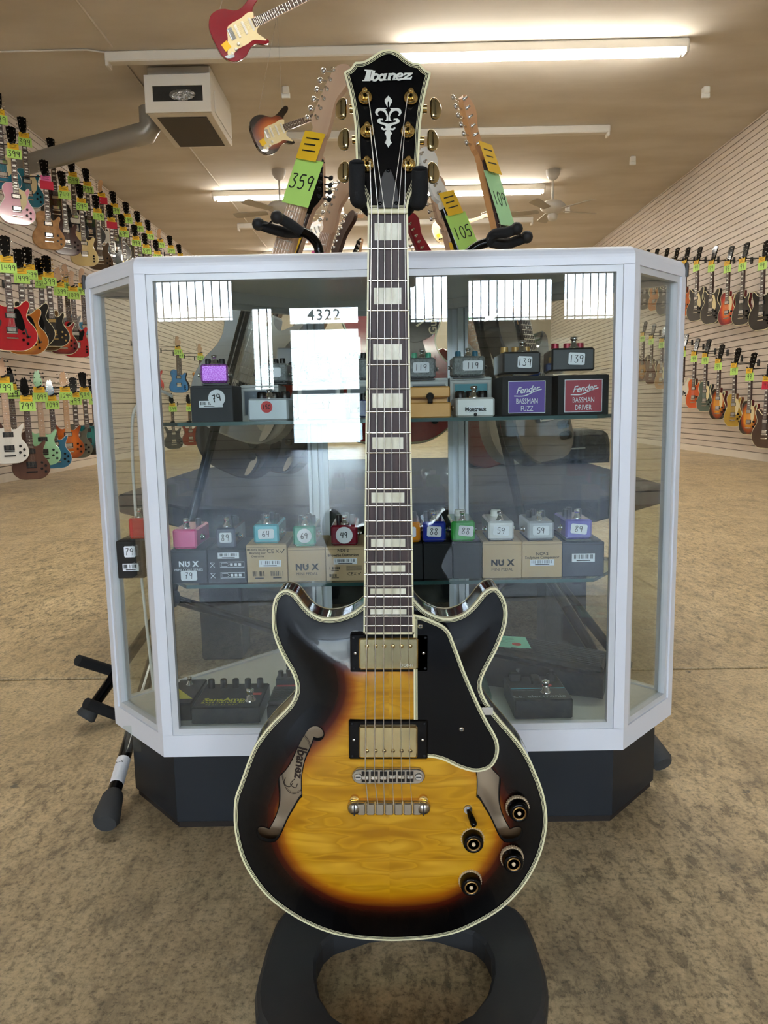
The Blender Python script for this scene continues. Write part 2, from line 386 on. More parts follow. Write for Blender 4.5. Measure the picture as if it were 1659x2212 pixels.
for k, o in enumerate(ops):
    mb = MB(); x0, x1, z0, z1 = o
    for c, d in (((x0+.03, (z0+z1)/2), (.06, z1-z0)), ((x1-.03, (z0+z1)/2), (.06, z1-z0)), (((x0+x1)/2, z0+.03), (x1-x0, .06)), (((x0+x1)/2, z1-.03), (x1-x0, .06))):
        mb.box((c[0], YN-.05, c[1]), (d[0], .06, d[1]), DARKF)
    if k != 1:
        n = int((x1-x0)/.13)
        for i in range(1, n): mb.box((x0+(x1-x0)*i/n, YN-.14, (z0+z1)/2), (.02, .014, z1-z0), DARKF)
        mb.box(((x0+x1)/2, YN-.14, z0+.12), (x1-x0, .014, .02), DARKF)
    else:
        mb.box(((x0+x1)/2, YN-.05, 2.12), (x1-x0, .07, .1), DARKF); mb.box(((x0+x1)/2, YN-.05, 1.0), (x1-x0, .06, .07), DARKF)
    fr_ = tag(mb.obj('door_1' if k == 1 else 'window_%d' % (k+1)), kind='structure')
    g = MB(); g.box(((x0+x1)/2, YN-.03, (z0+z1)/2), (x1-x0-.1, .004, z1-z0-.1), WINGLASS); g.obj('pane', fr_)
    if k == 1:
        t_ = MB(); text(t_, '4322', .26, WHITE, TR(-1.1, YN-.035, 2.31) @ RX(pi/2), off=.02, space=1.15); t_.obj('house_number', fr_)
    po = bpy.data.lights.new('daylight_portal', 'AREA'); po.shape = 'RECTANGLE'; po.size = x1-x0; po.size_y = z1-z0; po.cycles.is_portal = True
    pp = bpy.data.objects.new('daylight_portal', po); col.objects.link(pp); pp.location = ((x0+x1)/2, YN-.2, (z0+z1)/2); pp.rotation_euler = (pi/2, 0, 0)
mb = MB(); mb.box((0, -31, -.1), (80, 39.6, .1), mat('pavement', 'b5b0a6', .8)); tag(mb.obj('ground'), 'bright pavement outside the shop', kind='structure')
mb = MB(); mb.box((0, -34, 2.2), (60, 4, 4.6), mat('stucco', 'd8cdb8', .8)); tag(mb.obj('neighbouring_building'), 'pale building across the street seen reflected in the glass', 'building')

# ------------------------------------------------------------------ ceiling fixtures
FIXM = mat('fixture_enamel', 'cfcac0', .4)
TUBEM = mat('fluorescent_tube', 'ffffff', .5, emit=(1, .945, .85), es=TUBE)
TUBEOFF = mat('unlit_tube', 'cfccc6', .3)
def strip(x0, x1, y, segs, label, tubes=True, group=None):
    t = empty('strip_light', label, 'ceiling light', ((x0+x1)/2, y, ZC-.001), group=group); L = x1-x0
    a = MB(); a.box((0, 0, -.045), (L, .105, .09), FIXM, bev=.01)
    a.obj('channel', t)
    for s in (-1, 1):
        e = MB(); e.box((s*(L/2-.02), 0, -.105), (.03, .11, .05), FIXM, bev=.006); e.obj('lamp_holder', t)
    for (u0, u1) in segs:
        for dy in (-.032, .032):
            q = MB(); q.tube([(u0-(x0+x1)/2, dy, -.115), (u1-(x0+x1)/2, dy, -.115)], .019, TUBEM, 10); q.obj('tube', t, 'glowing fluorescent tube')
    return t
strip(-2.55, 2.8, 7.5, [(.14, 2.74)], 'nearest long strip light, right half glowing, left half without tubes')
strip(-1.56, 2.7, 9.65, [], 'empty white strip fixture without tubes, second row of the ceiling')
strip(-2.62, 2.42, 12.05, [(-2.55, -.1), (-.05, 2.36)], 'long glowing strip light in the third row between the two ceiling fans')
strip(-2.64, 2.62, 14.1, [], 'empty strip fixture in the fourth row, farther than the fans')
strip(-2.6, 2.5, 16.6, [(-2.5, 2.4)], 'glowing strip light deep in the shop, fifth row'); strip(-2.6, 2.5, 19.4, [(-2.5, 2.4)], 'glowing strip light nearest the far wall')
strip(-2.6, 2.6, 3.6, [(-2.5, 2.5)], 'glowing strip light above the black display platform')
strip(-2.6, 2.6, .3, [], 'unlit strip fixture straight over the guitar in front')
strip(-2.6, 2.6, -3.2, [], 'unlit strip fixture behind the viewer')
strip(-2.6, 2.6, -7.0, [(-2.5, 2.5)], 'glowing strip light behind the viewer by the street door')

# evaporative cooler box and duct
t = empty('air_unit', 'long white ceiling air unit with dark opening and grey underside panel', 'air conditioner', (-1.96, 8.22, 3.72))
AW, AD = .63, .98
a = MB(); a.box((0, .0, .0), (AW, AD, .34), FIXM, bev=.012); a.obj('cabinet', t)
a = MB(); a.box((0, .03, .222), (AW*.96, AD*.96, .1), mat('air_unit_lid', 'c9c5bb', .5), bev=.008); a.obj('lid', t)
a = MB(); a.box((0, -AD/2-.004, 0), (AW*.76, .01, .14), mat('dark_opening', '15130f', .6)); a.obj('opening', t)
a = MB()
for c, d in (((0, .12), (AW, .1)), ((0, -.12), (AW, .1)), ((-AW*.44, 0), (AW*.12, .14)), ((AW*.44, 0), (AW*.12, .14))): a.box((c[0], -AD/2-.012, c[1]), (d[0], .024, d[1]), FIXM)
a.obj('front_frame', t)
a = MB(); a.ball((.04, -AD/2-.012, -.01), .1, mat('crumpled_foil', '9a9a98', .25, .9, bump=(30, 1, .03)), n=16, sc=(1.3, .12, .55)); a.obj('crumpled_foil', t)
a = MB(); a.box((0, .02, -.172), (AW*.76, AD*.84, .012), mat('grey_filter', '4c4743', .8)); a.obj('filter_panel', t)
a = MB(); a.box((AW/2+.005, .03, -.02), (.012, AD*.8, .2), FIXM, bev=.004); a.obj('side_panel', t)
t = empty('air_duct', 'round grey metal duct running from the air unit to the left wall', 'duct', (-3.2, 8.4, 3.53))
DUCT = mat('grey_duct', '96928a', .32, .35)
a = MB(); a.tube([(-.86, .5, -.07), (.70, -.05, .06)], .105, DUCT, 20); a.obj('pipe', t)
a = MB(); a.tube([(.60, -.02, .045), (.74, -.06, .06), (.775, -.05, .12), (.775, -.04, .3)], .11, DUCT, 18); a.obj('elbow', t)

def fan(x, y, label):
    t = empty('ceiling_fan', label, 'ceiling fan', (x, y, ZC)); W = mat('fan_white', 'b9b3a8', .4)
    a = MB(); a.lathe([(.02, -.14), (.06, -.12), (.095, -.06), (.1, 0)], W); a.obj('canopy', t)
    a = MB(); a.tube([(0, 0, -.13), (0, 0, -.42)], .014, W); a.obj('down_rod', t)
    a = MB(); a.lathe([(.05, -.6), (.1, -.58), (.17, -.53), (.18, -.48), (.12, -.43), (.03, -.41)], W); a.obj('motor_housing', t)
    a = MB(); a.lathe([(.02, -.7), (.06, -.68), (.075, -.62), (.05, -.59)], W); a.obj('switch_housing', t)
    for k in range(5):
        T = RZ(.35+k*2*pi/5) @ TR(.2, 0, -.55) @ RX(.2)
        a = MB(); a.prism(smooth_poly([(0, -.05), (.1, -.06), (.45, -.075), (.5, -.04), (.5, .04), (.45, .075), (.1, .06), (0, .05)], 2), -.004, .004, mat('fan_blade', 'a39c8f', .5), T); a.obj('blade', t)
fan(-1.467, 11.07, 'white ceiling fan left of the hero headstock, over the third light row')
fan(2.39, 11.35, 'white ceiling fan at the right end of the third light row')
# small sensors and anchors on the ceiling
for px, py, l in ((617, 188, 'left, above the hanging sunburst guitar'), (1525, 188, 'far right near the slatwall'), (1367, 338, 'right of the empty strip fixture'), (1068, 340, 'behind the tele neck'), (1196+30, 445, 'under the right fan'), (733+5, 448, 'low between the fans')):
    p = atZ(px, py, ZC); t = empty('ceiling_anchor', 'small white anchor box on the ceiling, '+l, 'ceiling anchor', p)
    a = MB(); a.box((0, 0, -.035), (.07, .07, .07), WHITE, bev=.008); a.obj('box', t)
    a = MB(); a.box((0, 0, -.085), (.085, .025, .05), WHITE, bev=.004); a.obj('clip', t)
# conduit seam running away from the viewer, and one side branch
p = atZ(270, 135, ZC)
t = empty('conduit', 'thin painted conduit running along the ceiling above the duct', 'conduit', (p.x, 10, ZC-.01)); a = MB()

for u, v in ((.45, 3.45), (3.75, 7.35), (7.65, 9.5), (9.8, 11.9), (12.2, 13.95), (14.25, 16.4), (16.75, 19.2)): a.tube([(0, u-10, 0), (0, v-10, 0)], .011, CEILM, 8)
a.obj('run', t)
a = MB(); a.tube([(-2.0, -2.6, 0), (-.25, -2.6, 0), (-.0, -2.5, 0)], .009, CEILM, 8); a.obj('branch', t)
# ------------------------------------------------------------------ guitar library (local frame: x right, y up the neck, z out of the face; origin at the strap pin)
def mirror(p): return p+[(-x, y) for x, y in reversed(p)]
def S(p, k=4, sharp=()): return ccw(smooth_poly([(x/1000, y/1000) for x, y in p], k, True, sharp))
OUT = {
 'strat': S([(0, 0), (-90, 8), (-148, 50), (-163, 110), (-150, 165), (-120, 215), (-112, 255), (-125, 305), (-148, 355), (-158, 395), (-140, 415), (-112, 395), (-85, 345), (-50, 325), (-28, 330), (28, 330), (38, 300), (62, 287), (95, 310), (122, 345), (143, 345), (140, 310), (118, 270), (114, 240), (128, 200), (152, 160), (160, 105), (145, 50), (90, 8)]),
 'tele': S([(0, 0), (-90, 5), (-150, 45), (-160, 105), (-145, 160), (-115, 210), (-112, 260), (-130, 310), (-128, 360), (-90, 395), (-30, 388), (28, 388), (30, 330), (50, 300), (85, 318), (115, 345), (132, 325), (120, 285), (112, 250), (122, 205), (148, 160), (160, 105), (150, 45), (90, 5)]),
 'lp': S([(0, 0), (-90, 5), (-150, 50), (-165, 110), (-150, 170), (-118, 220), (-108, 255), (-120, 310), (-118, 350), (-85, 385), (-28, 392), (28, 392), (30, 330), (48, 305), (78, 318), (102, 348), (120, 348), (125, 320), (112, 285), (105, 250), (118, 215), (150, 165), (165, 110), (150, 50), (90, 5)]),
 'semi': S([(0, 0), (-100, 6), (-172, 55), (-203, 130), (-182, 205), (-138, 258), (-126, 300), (-141, 345), (-154, 385), (-150, 415), (-128, 428), (-102, 412), (-72, 382), (-42, 370), (-28, 372)]+[(28, 372), (42, 370), (72, 382), (102, 412), (128, 428), (150, 415), (154, 385), (141, 345), (126, 300), (138, 258), (182, 205), (203, 130), (172, 55), (100, 6)]),
 'wolf': S([(0, 0), (-90, 6), (-145, 50), (-160, 110), (-142, 165), (-112, 210), (-106, 250), (-122, 300), (-142, 350), (-138, 375), (-112, 365), (-80, 320), (-45, 312), (-28, 318), (28, 318), (40, 300), (75, 305), (108, 335), (130, 350), (134, 325), (115, 280), (106, 240), (115, 205), (145, 160), (158, 105), (145, 50), (90, 6)]),
 'vee': S([(0, 60), (-120, 10), (-175, 20), (-150, 130), (-110, 220), (-150, 330), (-170, 420), (-140, 440), (-80, 350), (-28, 330), (28, 330), (70, 300), (120, 330), (140, 300), (120, 240), (150, 160), (190, 60), (130, 20)]),
}
NUT = {'strat': .775, 'tele': .775, 'lp': .745, 'semi': .775, 'wolf': .75, 'vee': .76}
BRG = {'strat': .13, 'tele': .12, 'lp': .12, 'semi': .15, 'wolf': .11, 'vee': .12}
HEADS = {
 'inline': ccw([(x/1000, y/1000) for x, y in smooth_poly([(-21, 0), (-22, 20), (-34, 40), (-30, 100), (-24, 150), (-12, 178), (12, 184), (32, 172), (38, 150), (28, 125), (16, 90), (22, 40), (21, 0)], 3)]),
 'reverse': ccw([(x/1000, y/1000) for x, y in [(-21, 0), (-22, 20), (-16, 60), (-34, 160), (-20, 172), (40, 60), (34, 40), (22, 20), (21, 0)]]),
 '3x3': ccw([(x/1000, y/1000) for x, y in [(-21, 0), (-30, 30), (-38, 60), (-45, 175), (-28, 178), (-14, 188), (0, 182), (14, 188), (28, 178), (45, 175), (38, 60), (30, 30), (21, 0)]]),
 'taper': ccw([(x/1000, y/1000) for x, y in [(-21, 0), (-26, 20), (-40, 50), (-28, 140), (-12, 172), (0, 160), (14, 180), (26, 140), (40, 50), (26, 20), (21, 0)]]),
}
def burst(name, cc, cm, ce, cx=0, cy=.19, rx=.15, ry=.2, a=.45, b=.72, c=.95):
    if name in MATS: return MATS[name]
    m = mat(name, cc, .15, coat=.8); n = m.node_tree.nodes; l = m.node_tree.links
    t = n.new('ShaderNodeTexCoord'); mp = n.new('ShaderNodeMapping'); mp.vector_type = 'POINT'
    mp.inputs['Location'].default_value = (-cx/rx, -cy/ry, 0); mp.inputs['Scale'].default_value = (1/rx, 1/ry, 0)
    ln = n.new('ShaderNodeVectorMath'); ln.operation = 'LENGTH'; r = n.new('ShaderNodeValToRGB'); e = r.color_ramp.elements; e.new(.5)
    for k, (p, q) in enumerate(((a, cc), (b, cm), (c, ce))): e[k].position = p; e[k].color = (*srgb(q), 1)
    l.new(t.outputs['Object'], mp.inputs[0]); l.new(mp.outputs[0], ln.inputs[0]); l.new(ln.outputs['Value'], r.inputs[0]); l.new(r.outputs[0], n['Principled BSDF'].inputs['Base Color'])
    return m
def gl(c): return mat('gloss_'+c, c, .12, coat=.7)
MC = {}
def cached(key, fn):
    if key not in MC: MC[key] = fn()
    return MC[key]
def guitar_parts(kind, body, side=None, bind=None, board=ROSE, neckm=MAPLE, head='inline', headm=None, guard=None, pick='hum', hw=CHROME, inlay=WHITE, holes=False, simple=False):
    side = side or body; headm = headm or neckm; out = OUT[kind]; ny, by = NUT[kind], BRG[kind]
    key = (kind, body.name, side.name, bind and bind.name, board.name, neckm.name, head, headm.name, guard and guard.name, pick, hw.name, holes)
    def mk():
        P = []; T = .043 if kind != 'semi' else .045
        m = MB(); m.prism(out, -T, 0, body, bev=.004 if not bind else .0015, ms=side); P.append(('body', m, None))
        if bind:
            m = MB(); n = len(out); inn = offset_poly(out, .004)
            m.add([(a[0], a[1], .0006) for a in out]+[(a[0], a[1], .0006) for a in inn]+[(a[0], a[1], -.006) for a in offset_poly(out, -.0006)], [(i, (i+1) % n, n+(i+1) % n, n+i) for i in range(n)]+[(2*n+i, 2*n+(i+1) % n, (i+1) % n, i) for i in range(n)], bind); P.append(('binding', m, None))
        if holes:
            for s in (-1, 1):
                m = MB(); m.ribbon(smooth_poly([(s*.098, .245), (s*.083, .25), (s*.085, .22), (s*.105, .19), (s*.115, .15), (s*.13, .12), (s*.145, .128)], 4, False), .013, BLACKM, .0012); P.append(('sound_hole', m, None))
        m = MB(); jy = by+.235
        m.prism([(-.022, ny), (-.028, jy), (.028, jy), (.022, ny)], -.016, .002, neckm, bev=.002); P.append(('neck', m, None))
        m = MB(); fy = by+.17
        m.prism([(-.0215, ny), (-.028, fy), (.028, fy), (.0215, ny)], .002, .008, board)
        L = ny-by
        for k in range(1, 23):
            y = ny-L*(1-2**(-k/12)); wv = .0215+.0065*(ny-y)/(ny-fy)
            if y > fy: m.box((0, y, .0085), (wv*2, .0022, .0012), NICKEL)
        for k in (3, 5, 7, 9, 12, 15, 17, 19):
            y = ny-L*(1-2**(-(k-.5)/12)); a = L*(2**(-(k-1)/12)-2**(-k/12))
            if head in ('3x3', 'reverse') : m.box((0, y, .0083), (.03, a*.55, .001), inlay)
            else: m.lathe([(.0035, .0), (.0035, .0088)], inlay, 8, TR(0, y, 0))
        P.append(('fingerboard', m, None))
        m = MB(); hT = TR(0, ny, 0) @ RX(math.radians(-11 if head in ('3x3', 'taper') else -4))
        m.prism(HEADS[head], -.014, .0, headm, hT, ms=neckm if head == 'reverse' else None); P.append(('headstock', m, None))
        posts = [(-.024+k*.0, .045+k*.024) for k in range(6)] if head == 'inline' else ([(.03-k*.008, .055+k*.02) for k in range(6)] if head == 'reverse' else [(s*.026, .055+k*.045) for s in (-1, 1) for k in range(3)])
        for x, y in posts:
            m = MB(); m.lathe([(.005, 0), (.005, .003), (.003, .004), (.003, .012)], hw, 8, hT @ TR(x*.72 if head == 'inline' else x, y, 0))
            sx = -1 if x < 0 else 1
            m.tube([(x, y, -.008), (x+sx*.022, y, -.008)], .0025, hw, 6, hT); m.ball((x+sx*.03, y, -.008), .008, hw, hT, 8, (1, 1, .6))
            P.append(('tuner', m, None))
        if guard:
            g = {'strat': [(-28, 320), (-60, 330), (-70, 290), (-60, 240), (-50, 130), (10, 95), (70, 60), (100, 45), (112, 70), (95, 130), (95, 200), (88, 250), (110, 300), (125, 335), (95, 318), (62, 297), (38, 310), (28, 330)],
                 'tele': [(-28, 385), (-70, 385), (-90, 350), (-75, 290), (-55, 220), (-40, 190), (60, 190), (75, 230), (95, 275), (85, 305), (50, 290), (28, 320)],
                 'lp': [(28, 330), (50, 330), (75, 320), (92, 270), (88, 200), (60, 150), (40, 150), (35, 200)], 'semi': [(28, 340), (60, 350), (85, 300), (105, 210), (85, 170), (60, 185), (32, 200)],
                 'wolf': [(28, 300), (60, 300), (40, 200), (32, 200)], 'vee': [(28, 300), (60, 300), (40, 200), (32, 200)]}[kind]
            m = MB(); m.prism(smooth_poly([(a/1000, b/1000) for a, b in g], 3), .001, .0035, guard); P.append(('pickguard', m, None))
        if pick == 'hum':
            for y in (by+.03, by+.145):
                m = MB(); m.box((0, y, .003), (.086, .044, .006), BLACKM, bev=.002); m.box((0, y, .007), (.068, .035, .005), hw, bev=.002); P.append(('pickup', m, None))
        else:
            for y, a in ((by+.045, .15), (by+.1, 0), (by+.155, 0)):
                m = MB(); m.box((0, y, .006), (.084, .018, .006), WHITE if guard is not None else BLACKM, RZ(0), bev=.004); P.append(('pickup', m, None))
        m = MB()
        if kind in ('strat', 'tele'):
            m.box((0, by, .005), (.075, .036, .006), hw, bev=.002)
            for k in range(6): m.box(((k-2.5)*.0105, by-.002, .01), (.008, .022, .004), hw)
        else:
            m.box((0, by, .008), (.085, .011, .008), hw, bev=.003); m.box((0, by-.042, .008), (.095, .013, .009), hw, bev=.004)
        P.append(('bridge', m, None))
        ks = {'strat': [(70, 145), (92, 112), (105, 78)], 'tele': [(105, 120), (105, 90), (105, 60)]}.get(kind, [(90, 150), (120, 120), (85, 95), (118, 65)])
        for x, y in ks:
            m = MB(); m.lathe([(.011, .0), (.012, .006), (.009, .014), (.006, .015)], WHITE if (guard is not None and kind == 'strat') else (hw if hw is not CHROME else BLACK), 10, TR(x/1000, y/1000, .001)); P.append(('knob', m, None))
        if kind == 'strat': m = MB(); m.prism(smooth_poly([(.1, .02), (.118, .03), (.13, .07), (.12, .085), (.105, .06)], 2), .001, .006, CHROME); P.append(('jack_plate', m, None))
        m = MB()
        for k in range(6):
            u = k-2.5; m.tube([(u*.007, ny, .0095), (u*.0103, by, .0125)], .0005, NICKEL, 4, caps=False)
        P.append(('strings', m, None))
        return [(n_, b_.mesh(n_)) for n_, b_, _ in P]
    return cached(key, mk)
def cards(parent, y, price=None, c1=YTAG, c2=GTAG, w1=.105, h1=.06, w2=.14, h2=.095, z=.02, tilt=0, num=True):
    m = MB(); T = TR(0, y, z) @ RX(-.08) @ RZ(tilt)
    m.box((0, 0, 0), (w1, h1, .0006), c1)
    for k in range(3): m.ribbon([(-w1*.32, h1*(.25-.22*k)), (w1*(.33-.1*(k % 2)), h1*(.27-.22*k))], .0035, INK, .0008)
    m.v = [tuple(T @ Vector(a)) for a in m.v]; m.obj('header_card', parent, 'yellow header card' if c1 is YTAG else 'pink header card')
    m = MB(); T = TR(.006, y-h1/2-h2*.45, z-.003) @ RX(-.05) @ RZ(tilt*1.3)
    m.box((0, 0, 0), (w2, h2, .0006), c2, T)
    if price: hh = min(h2*.62, w2*.9/(len(price)*.68)); digits(m, price, hh, T @ TR(0, 0, .0009), wd=hh*.1)
    m.obj('price_card', parent, 'handwritten %s price card' % {GTAG: 'lime', MTAG: 'mint', RTAG: 'red', PTAG: 'pink'}.get(c2, 'coloured'))
def put_guitar(mtx, label, kind, price=None, tagc=None, group=None, name='electric_guitar', tagy=None, cardk=None, **kw):
    t = empty(name, label, 'guitar', mtx=mtx, group=group)
    for n_, me in guitar_parts(kind, **kw): link(n_, me, t)
    if price is not None or tagc:
        c1, c2 = (tagc or (YTAG, GTAG)); cards(t, (tagy if tagy is not None else NUT[kind]-.02), price, c1, c2, **(cardk or {}))
    return t
SB = burst('sunburst_amber', 'd9901f', '9a3f10', '120a06'); SBR = burst('sunburst_cherry', 'd56a2c', 'b02a1c', '6a1018'); SB2 = burst('two_tone_sunburst', 'b5622a', '7a3517', '100a08', cy=.18)
SBT = burst('sunburst_teal', '1c7a78', '0e4a50', '06090c'); SBY = burst('sunburst_honey', 'd99a2c', 'b06a18', '4a220c'); SBO = burst('orange_flame', 'd26a12', 'b85208', '8a3a06')
SBV = burst('sunburst_violin', 'a8772c', '6a3a12', '140a06')
NK = mat('dark_neck', '3a221a', .3, coat=.4); NKR = mat('cherry_neck', '5a1512', .25, coat=.5)
LPK = dict(board=ROSE, neckm=NK, head='3x3', headm=BLACK, bind=CREAM)

def hanger(P, wallx, s, label, grp):      # yoke hook from the slatwall to the guitar's nut
    t = empty('wall_hanger', label, 'guitar hanger', P, group=grp); L = abs(P.x-wallx)
    def mk():
        return None
    m = MB(); m.tube([(-s*(L-.006), 0, .0), (-s*.02, 0, .0)], .005, BLACKM, 8); m.obj('arm', t)
    m = MB(); m.box((-s*(L-.008), 0, 0), (.012, .05, .08), BLACKM, bev=.003); m.obj('wall_plate', t)
    m = MB()
    for q in (-1, 1): m.tube([(-s*.02, 0, 0), (-s*.01, q*.03, -.002), (s*.03, q*.036, .006), (s*.045, q*.036, .018)], .008, FOAM, 8)
    m.obj('yoke', t)
def wall_guitar(hx, hy, X, wside, kind, desc, price=None, tagc=None, yaw=55, row='', **kw):
    P = atX(hx, hy, X); L = NUT[kind]+.18
    a = math.radians(yaw); s = 1 if wside == 'left' else -1
    n = Vector((s*math.cos(a), -math.sin(a), 0)); up = Vector((0, 0, 1)); x = up.cross(n)
    if P.z > ZC-.05: P.z = ZC-.05
    o = P-up*L
    T = frame(o, x, up, n) @ RZ(random.uniform(-.012, .012))
    grp = 'guitars on the %s slatwall, %s row' % (wside, row)
    put_guitar(T, desc+', %s row, %s wall' % (row, wside), kind, price, tagc, grp, cardk=dict(w1=.1, h1=.055, w2=.135, h2=.09), **kw)
    hp = o+up*(NUT[kind]+.004)-n*.012
    hanger(hp, XL if wside == 'left' else XR, s, 'black hook of the '+' '.join(desc.split()[:10])+', %s %s' % (wside, row), 'hooks on the %s slatwall' % wside)
g3 = dict(head='3x3', headm=BLACK)
TEAL = gl('1f6f86'); JETG = mat('cream_guard', 'd8c99a', .4)
LU = [  # upper row of the left wall: head px, X, kind, description, price, cards, look
 (-8, 195, -3.75, 'lp', 'teal single-cutaway guitar cut by the picture edge, cream pickguard', '499', None, dict(body=TEAL, side=TEAL, bind=WHITE, guard=JETG, **g3)),
 (22, 270, -3.62, 'lp', 'pink single-cutaway guitar tagged 399', '399', None, dict(body=gl('e0a3b8'), guard=JETG, bind=WHITE, **g3)),
 (48, 250, -3.82, 'lp', 'teal single-cutaway guitar tagged 399 beside the pink one', '399', None, dict(body=TEAL, bind=WHITE, guard=JETG, **g3)),
 (93, 343, -3.62, 'lp', 'natural burl wood guitar with pink and red cards', '', (PTAG, RTAG), dict(body=mat('burl', 'b98a4e', .35, noise=('9a6c36', 14, (1, 1, 1), .35, .65)), **g3)),
 (110, 296, -3.82, 'lp', 'dark walnut burst guitar half behind the duct', '949', None, dict(body=burst('walnut_burst', '3a1714', '1c0b0a', '080505'), bind=BLACK, **g3)),
 (133, 368, -3.66, 'lp', 'dark cherry guitar tagged 749', '749', None, dict(body=gl('3c1214'), **g3)),
 (152, 340, -3.82, 'tele', 'navy guitar with pale pickguard tagged 599', '599', None, dict(body=gl('14202e'), guard=WHITE, **g3)),
 (172, 396, -3.66, 'tele', 'pale cream guitar, lowest body beside the case top', '599', None, dict(body=gl('d9c48a'), **g3)),
 (184, 362, -3.82, 'semi', 'dark navy double-cutaway guitar tagged 799', '799', None, dict(body=gl('151d28'), hw=CHROME, bind=WHITE, **g3)),
 (207, 420, -3.66, 'lp', 'brown mahogany guitar tagged 199', '199', None, dict(body=gl('4a3626'), **g3)),
 (215, 388, -3.82, 'strat', 'white guitar with a red card', '', (YTAG, RTAG), dict(body=gl('d8d6d0'), guard=WHITE, pick='sc', head='inline')),
 (236, 441, -3.66, 'lp', 'dark green guitar with a red card', '', (YTAG, RTAG), dict(body=gl('1c2f2c'), bind=WHITE, **g3)),
 (244, 412, -3.82, 'semi', 'black double-cutaway guitar tagged 399', '399', None, dict(body=gl('121314'), bind=WHITE, **g3)),
 (264, 462, -3.66, 'lp', 'black guitar with gold fittings tagged 699', '699', None, dict(body=gl('0e0d0d'), hw=GOLD, **g3)),
 (271, 435, -3.82, 'lp', 'dark olive guitar tagged 899', '899', None, dict(body=gl('3a3322'), **g3)),
 (290, 484, -3.66, 'lp', 'brown guitar tagged 999', '999', None, dict(body=gl('4f3524'), **g3)),
 (297, 455, -3.82, 'lp', 'black guitar tagged 999 above the case corner', '999', None, dict(body=gl('101011'), **g3)),
 (314, 503, -3.66, 'lp', 'orange guitar peeking over the case corner', '599', None, dict(body=gl('c4641c'), **g3)),
 (320, 474, -3.82, 'lp', 'grey guitar tagged 499 above the case corner', '499', None, dict(body=gl('55585a'), **g3)),
 (337, 518, -3.66, 'tele', 'blonde guitar mostly behind the case top', '399', None, dict(body=gl('c9a860'), **g3)),
 (345, 494, -3.82, 'strat', 'red guitar far back over the case top', '299', None, dict(body=gl('8a1c20'), guard=WHITE, pick='sc', head='inline')),
 (366, 508, -3.82, 'lp', 'second to last guitar of the row, black, far back', '299', None, dict(body=gl('1a1614'), **g3)),
 (388, 527, -3.82, 'lp', 'last guitar of the row, deep cherry, farthest back', '299', None, dict(body=gl('4a1418'), **g3)),
]
for hx, hy, X, k, d, p, tg, kw in LU: wall_guitar(hx, hy, X, 'left', k, d, p, tg, row='upper', **kw)
SBK = dict(head='3x3', headm=BLACK, neckm=NK)
LM = [
 (8, 507, -3.2, 'semi', 'bright red double-cutaway guitar tagged 1499', '1499', None, dict(body=gl('a3121c'), bind=CREAM, holes=True, guard=BLACK, **SBK)),
 (38, 536, -3.36, 'semi', 'amber double-cutaway guitar tagged 1499 behind the red one', '1499', None, dict(body=burst('amber_burst', 'cf961f', 'c07f1a', 'a05c12'), bind=CREAM, holes=True, guard=BLACK, **SBK)),
 (57, 532, -3.5, 'semi', 'black double-cutaway guitar tagged 1299', '1299', None, dict(body=gl('0b0b0c'), bind=CREAM, holes=True, guard=BLACK, **SBK)),
 (83, 556, -3.62, 'semi', 'brown gold double-cutaway guitar tagged 2599', '2599', None, dict(body=gl('6a4a20'), bind=CREAM, holes=True, **SBK)),
 (102, 551, -3.5, 'lp', 'black single-cutaway guitar with gold knobs tagged 399', '399', None, dict(body=gl('0c0c0c'), bind=CREAM, hw=GOLD, **SBK)),
 (123, 574, -3.52, 'wolf', 'orange red burst guitar tagged 1399', '1399', None, dict(body=SBR, bind=CREAM, head='taper', neckm=MAPLEP)),
 (140, 566, -3.64, 'wolf', 'silver grey guitar with white edge tagged 899', '899', None, dict(body=gl('8a8d90'), bind=WHITE, head='taper', neckm=MAPLEP)),
 (154, 585, -3.54, 'tele', 'red guitar with black pickguard tagged 1099', '1099', None, dict(body=gl('b01420'), guard=BLACK, head='inline', neckm=MAPLEP)),
 (175, 580, -3.66, 'strat', 'sky blue guitar beside the case edge', '999', None, dict(body=gl('4f9ac4'), head='inline', neckm=MAPLEP, hw=CHROME)),
 (187, 600, -3.74, 'strat', 'dark green guitar half behind the case edge', '799', None, dict(body=gl('1d6a4c'), head='inline', neckm=MAPLE)),
]
c_ = [('c2463a', 'coral'), ('3a7fc0', 'blue'), ('151515', 'black'), ('c07828', 'amber'), ('c41e4a', 'crimson'), ('22262e', 'charcoal'), ('c9b88a', 'butterscotch'), ('6a1c1c', 'oxblood'), ('3a5a34', 'green'), ('d0cdc4', 'white')]
for i, (cc, cn) in enumerate(c_):
    P = Vector((-3.6 if i % 2 else -3.78, 12.4+.8*i, 1.98))
    v = P-CAM; z = v.dot(F); px, py = 829.5+FPX*v.dot(RR)/z, 1106-FPX*v.dot(UU)/z
    LM.append((px, py, P.x, ('strat', 'tele', 'lp')[i % 3], cn+' guitar seen through the case glass', str(299+100*i), None, dict(body=gl(cc), head='inline', neckm=MAPLEP)))
for hx, hy, X, k, d, p, tg, kw in LM: wall_guitar(hx, hy, X, 'left', k, d, p, tg, row='middle', **kw)
BRN = mat('brown_mahogany', '5a3a2a', .5, noise=('4a2c1e', 12, (1, .2, 1), .3, .7)); MH = dict(head='taper')
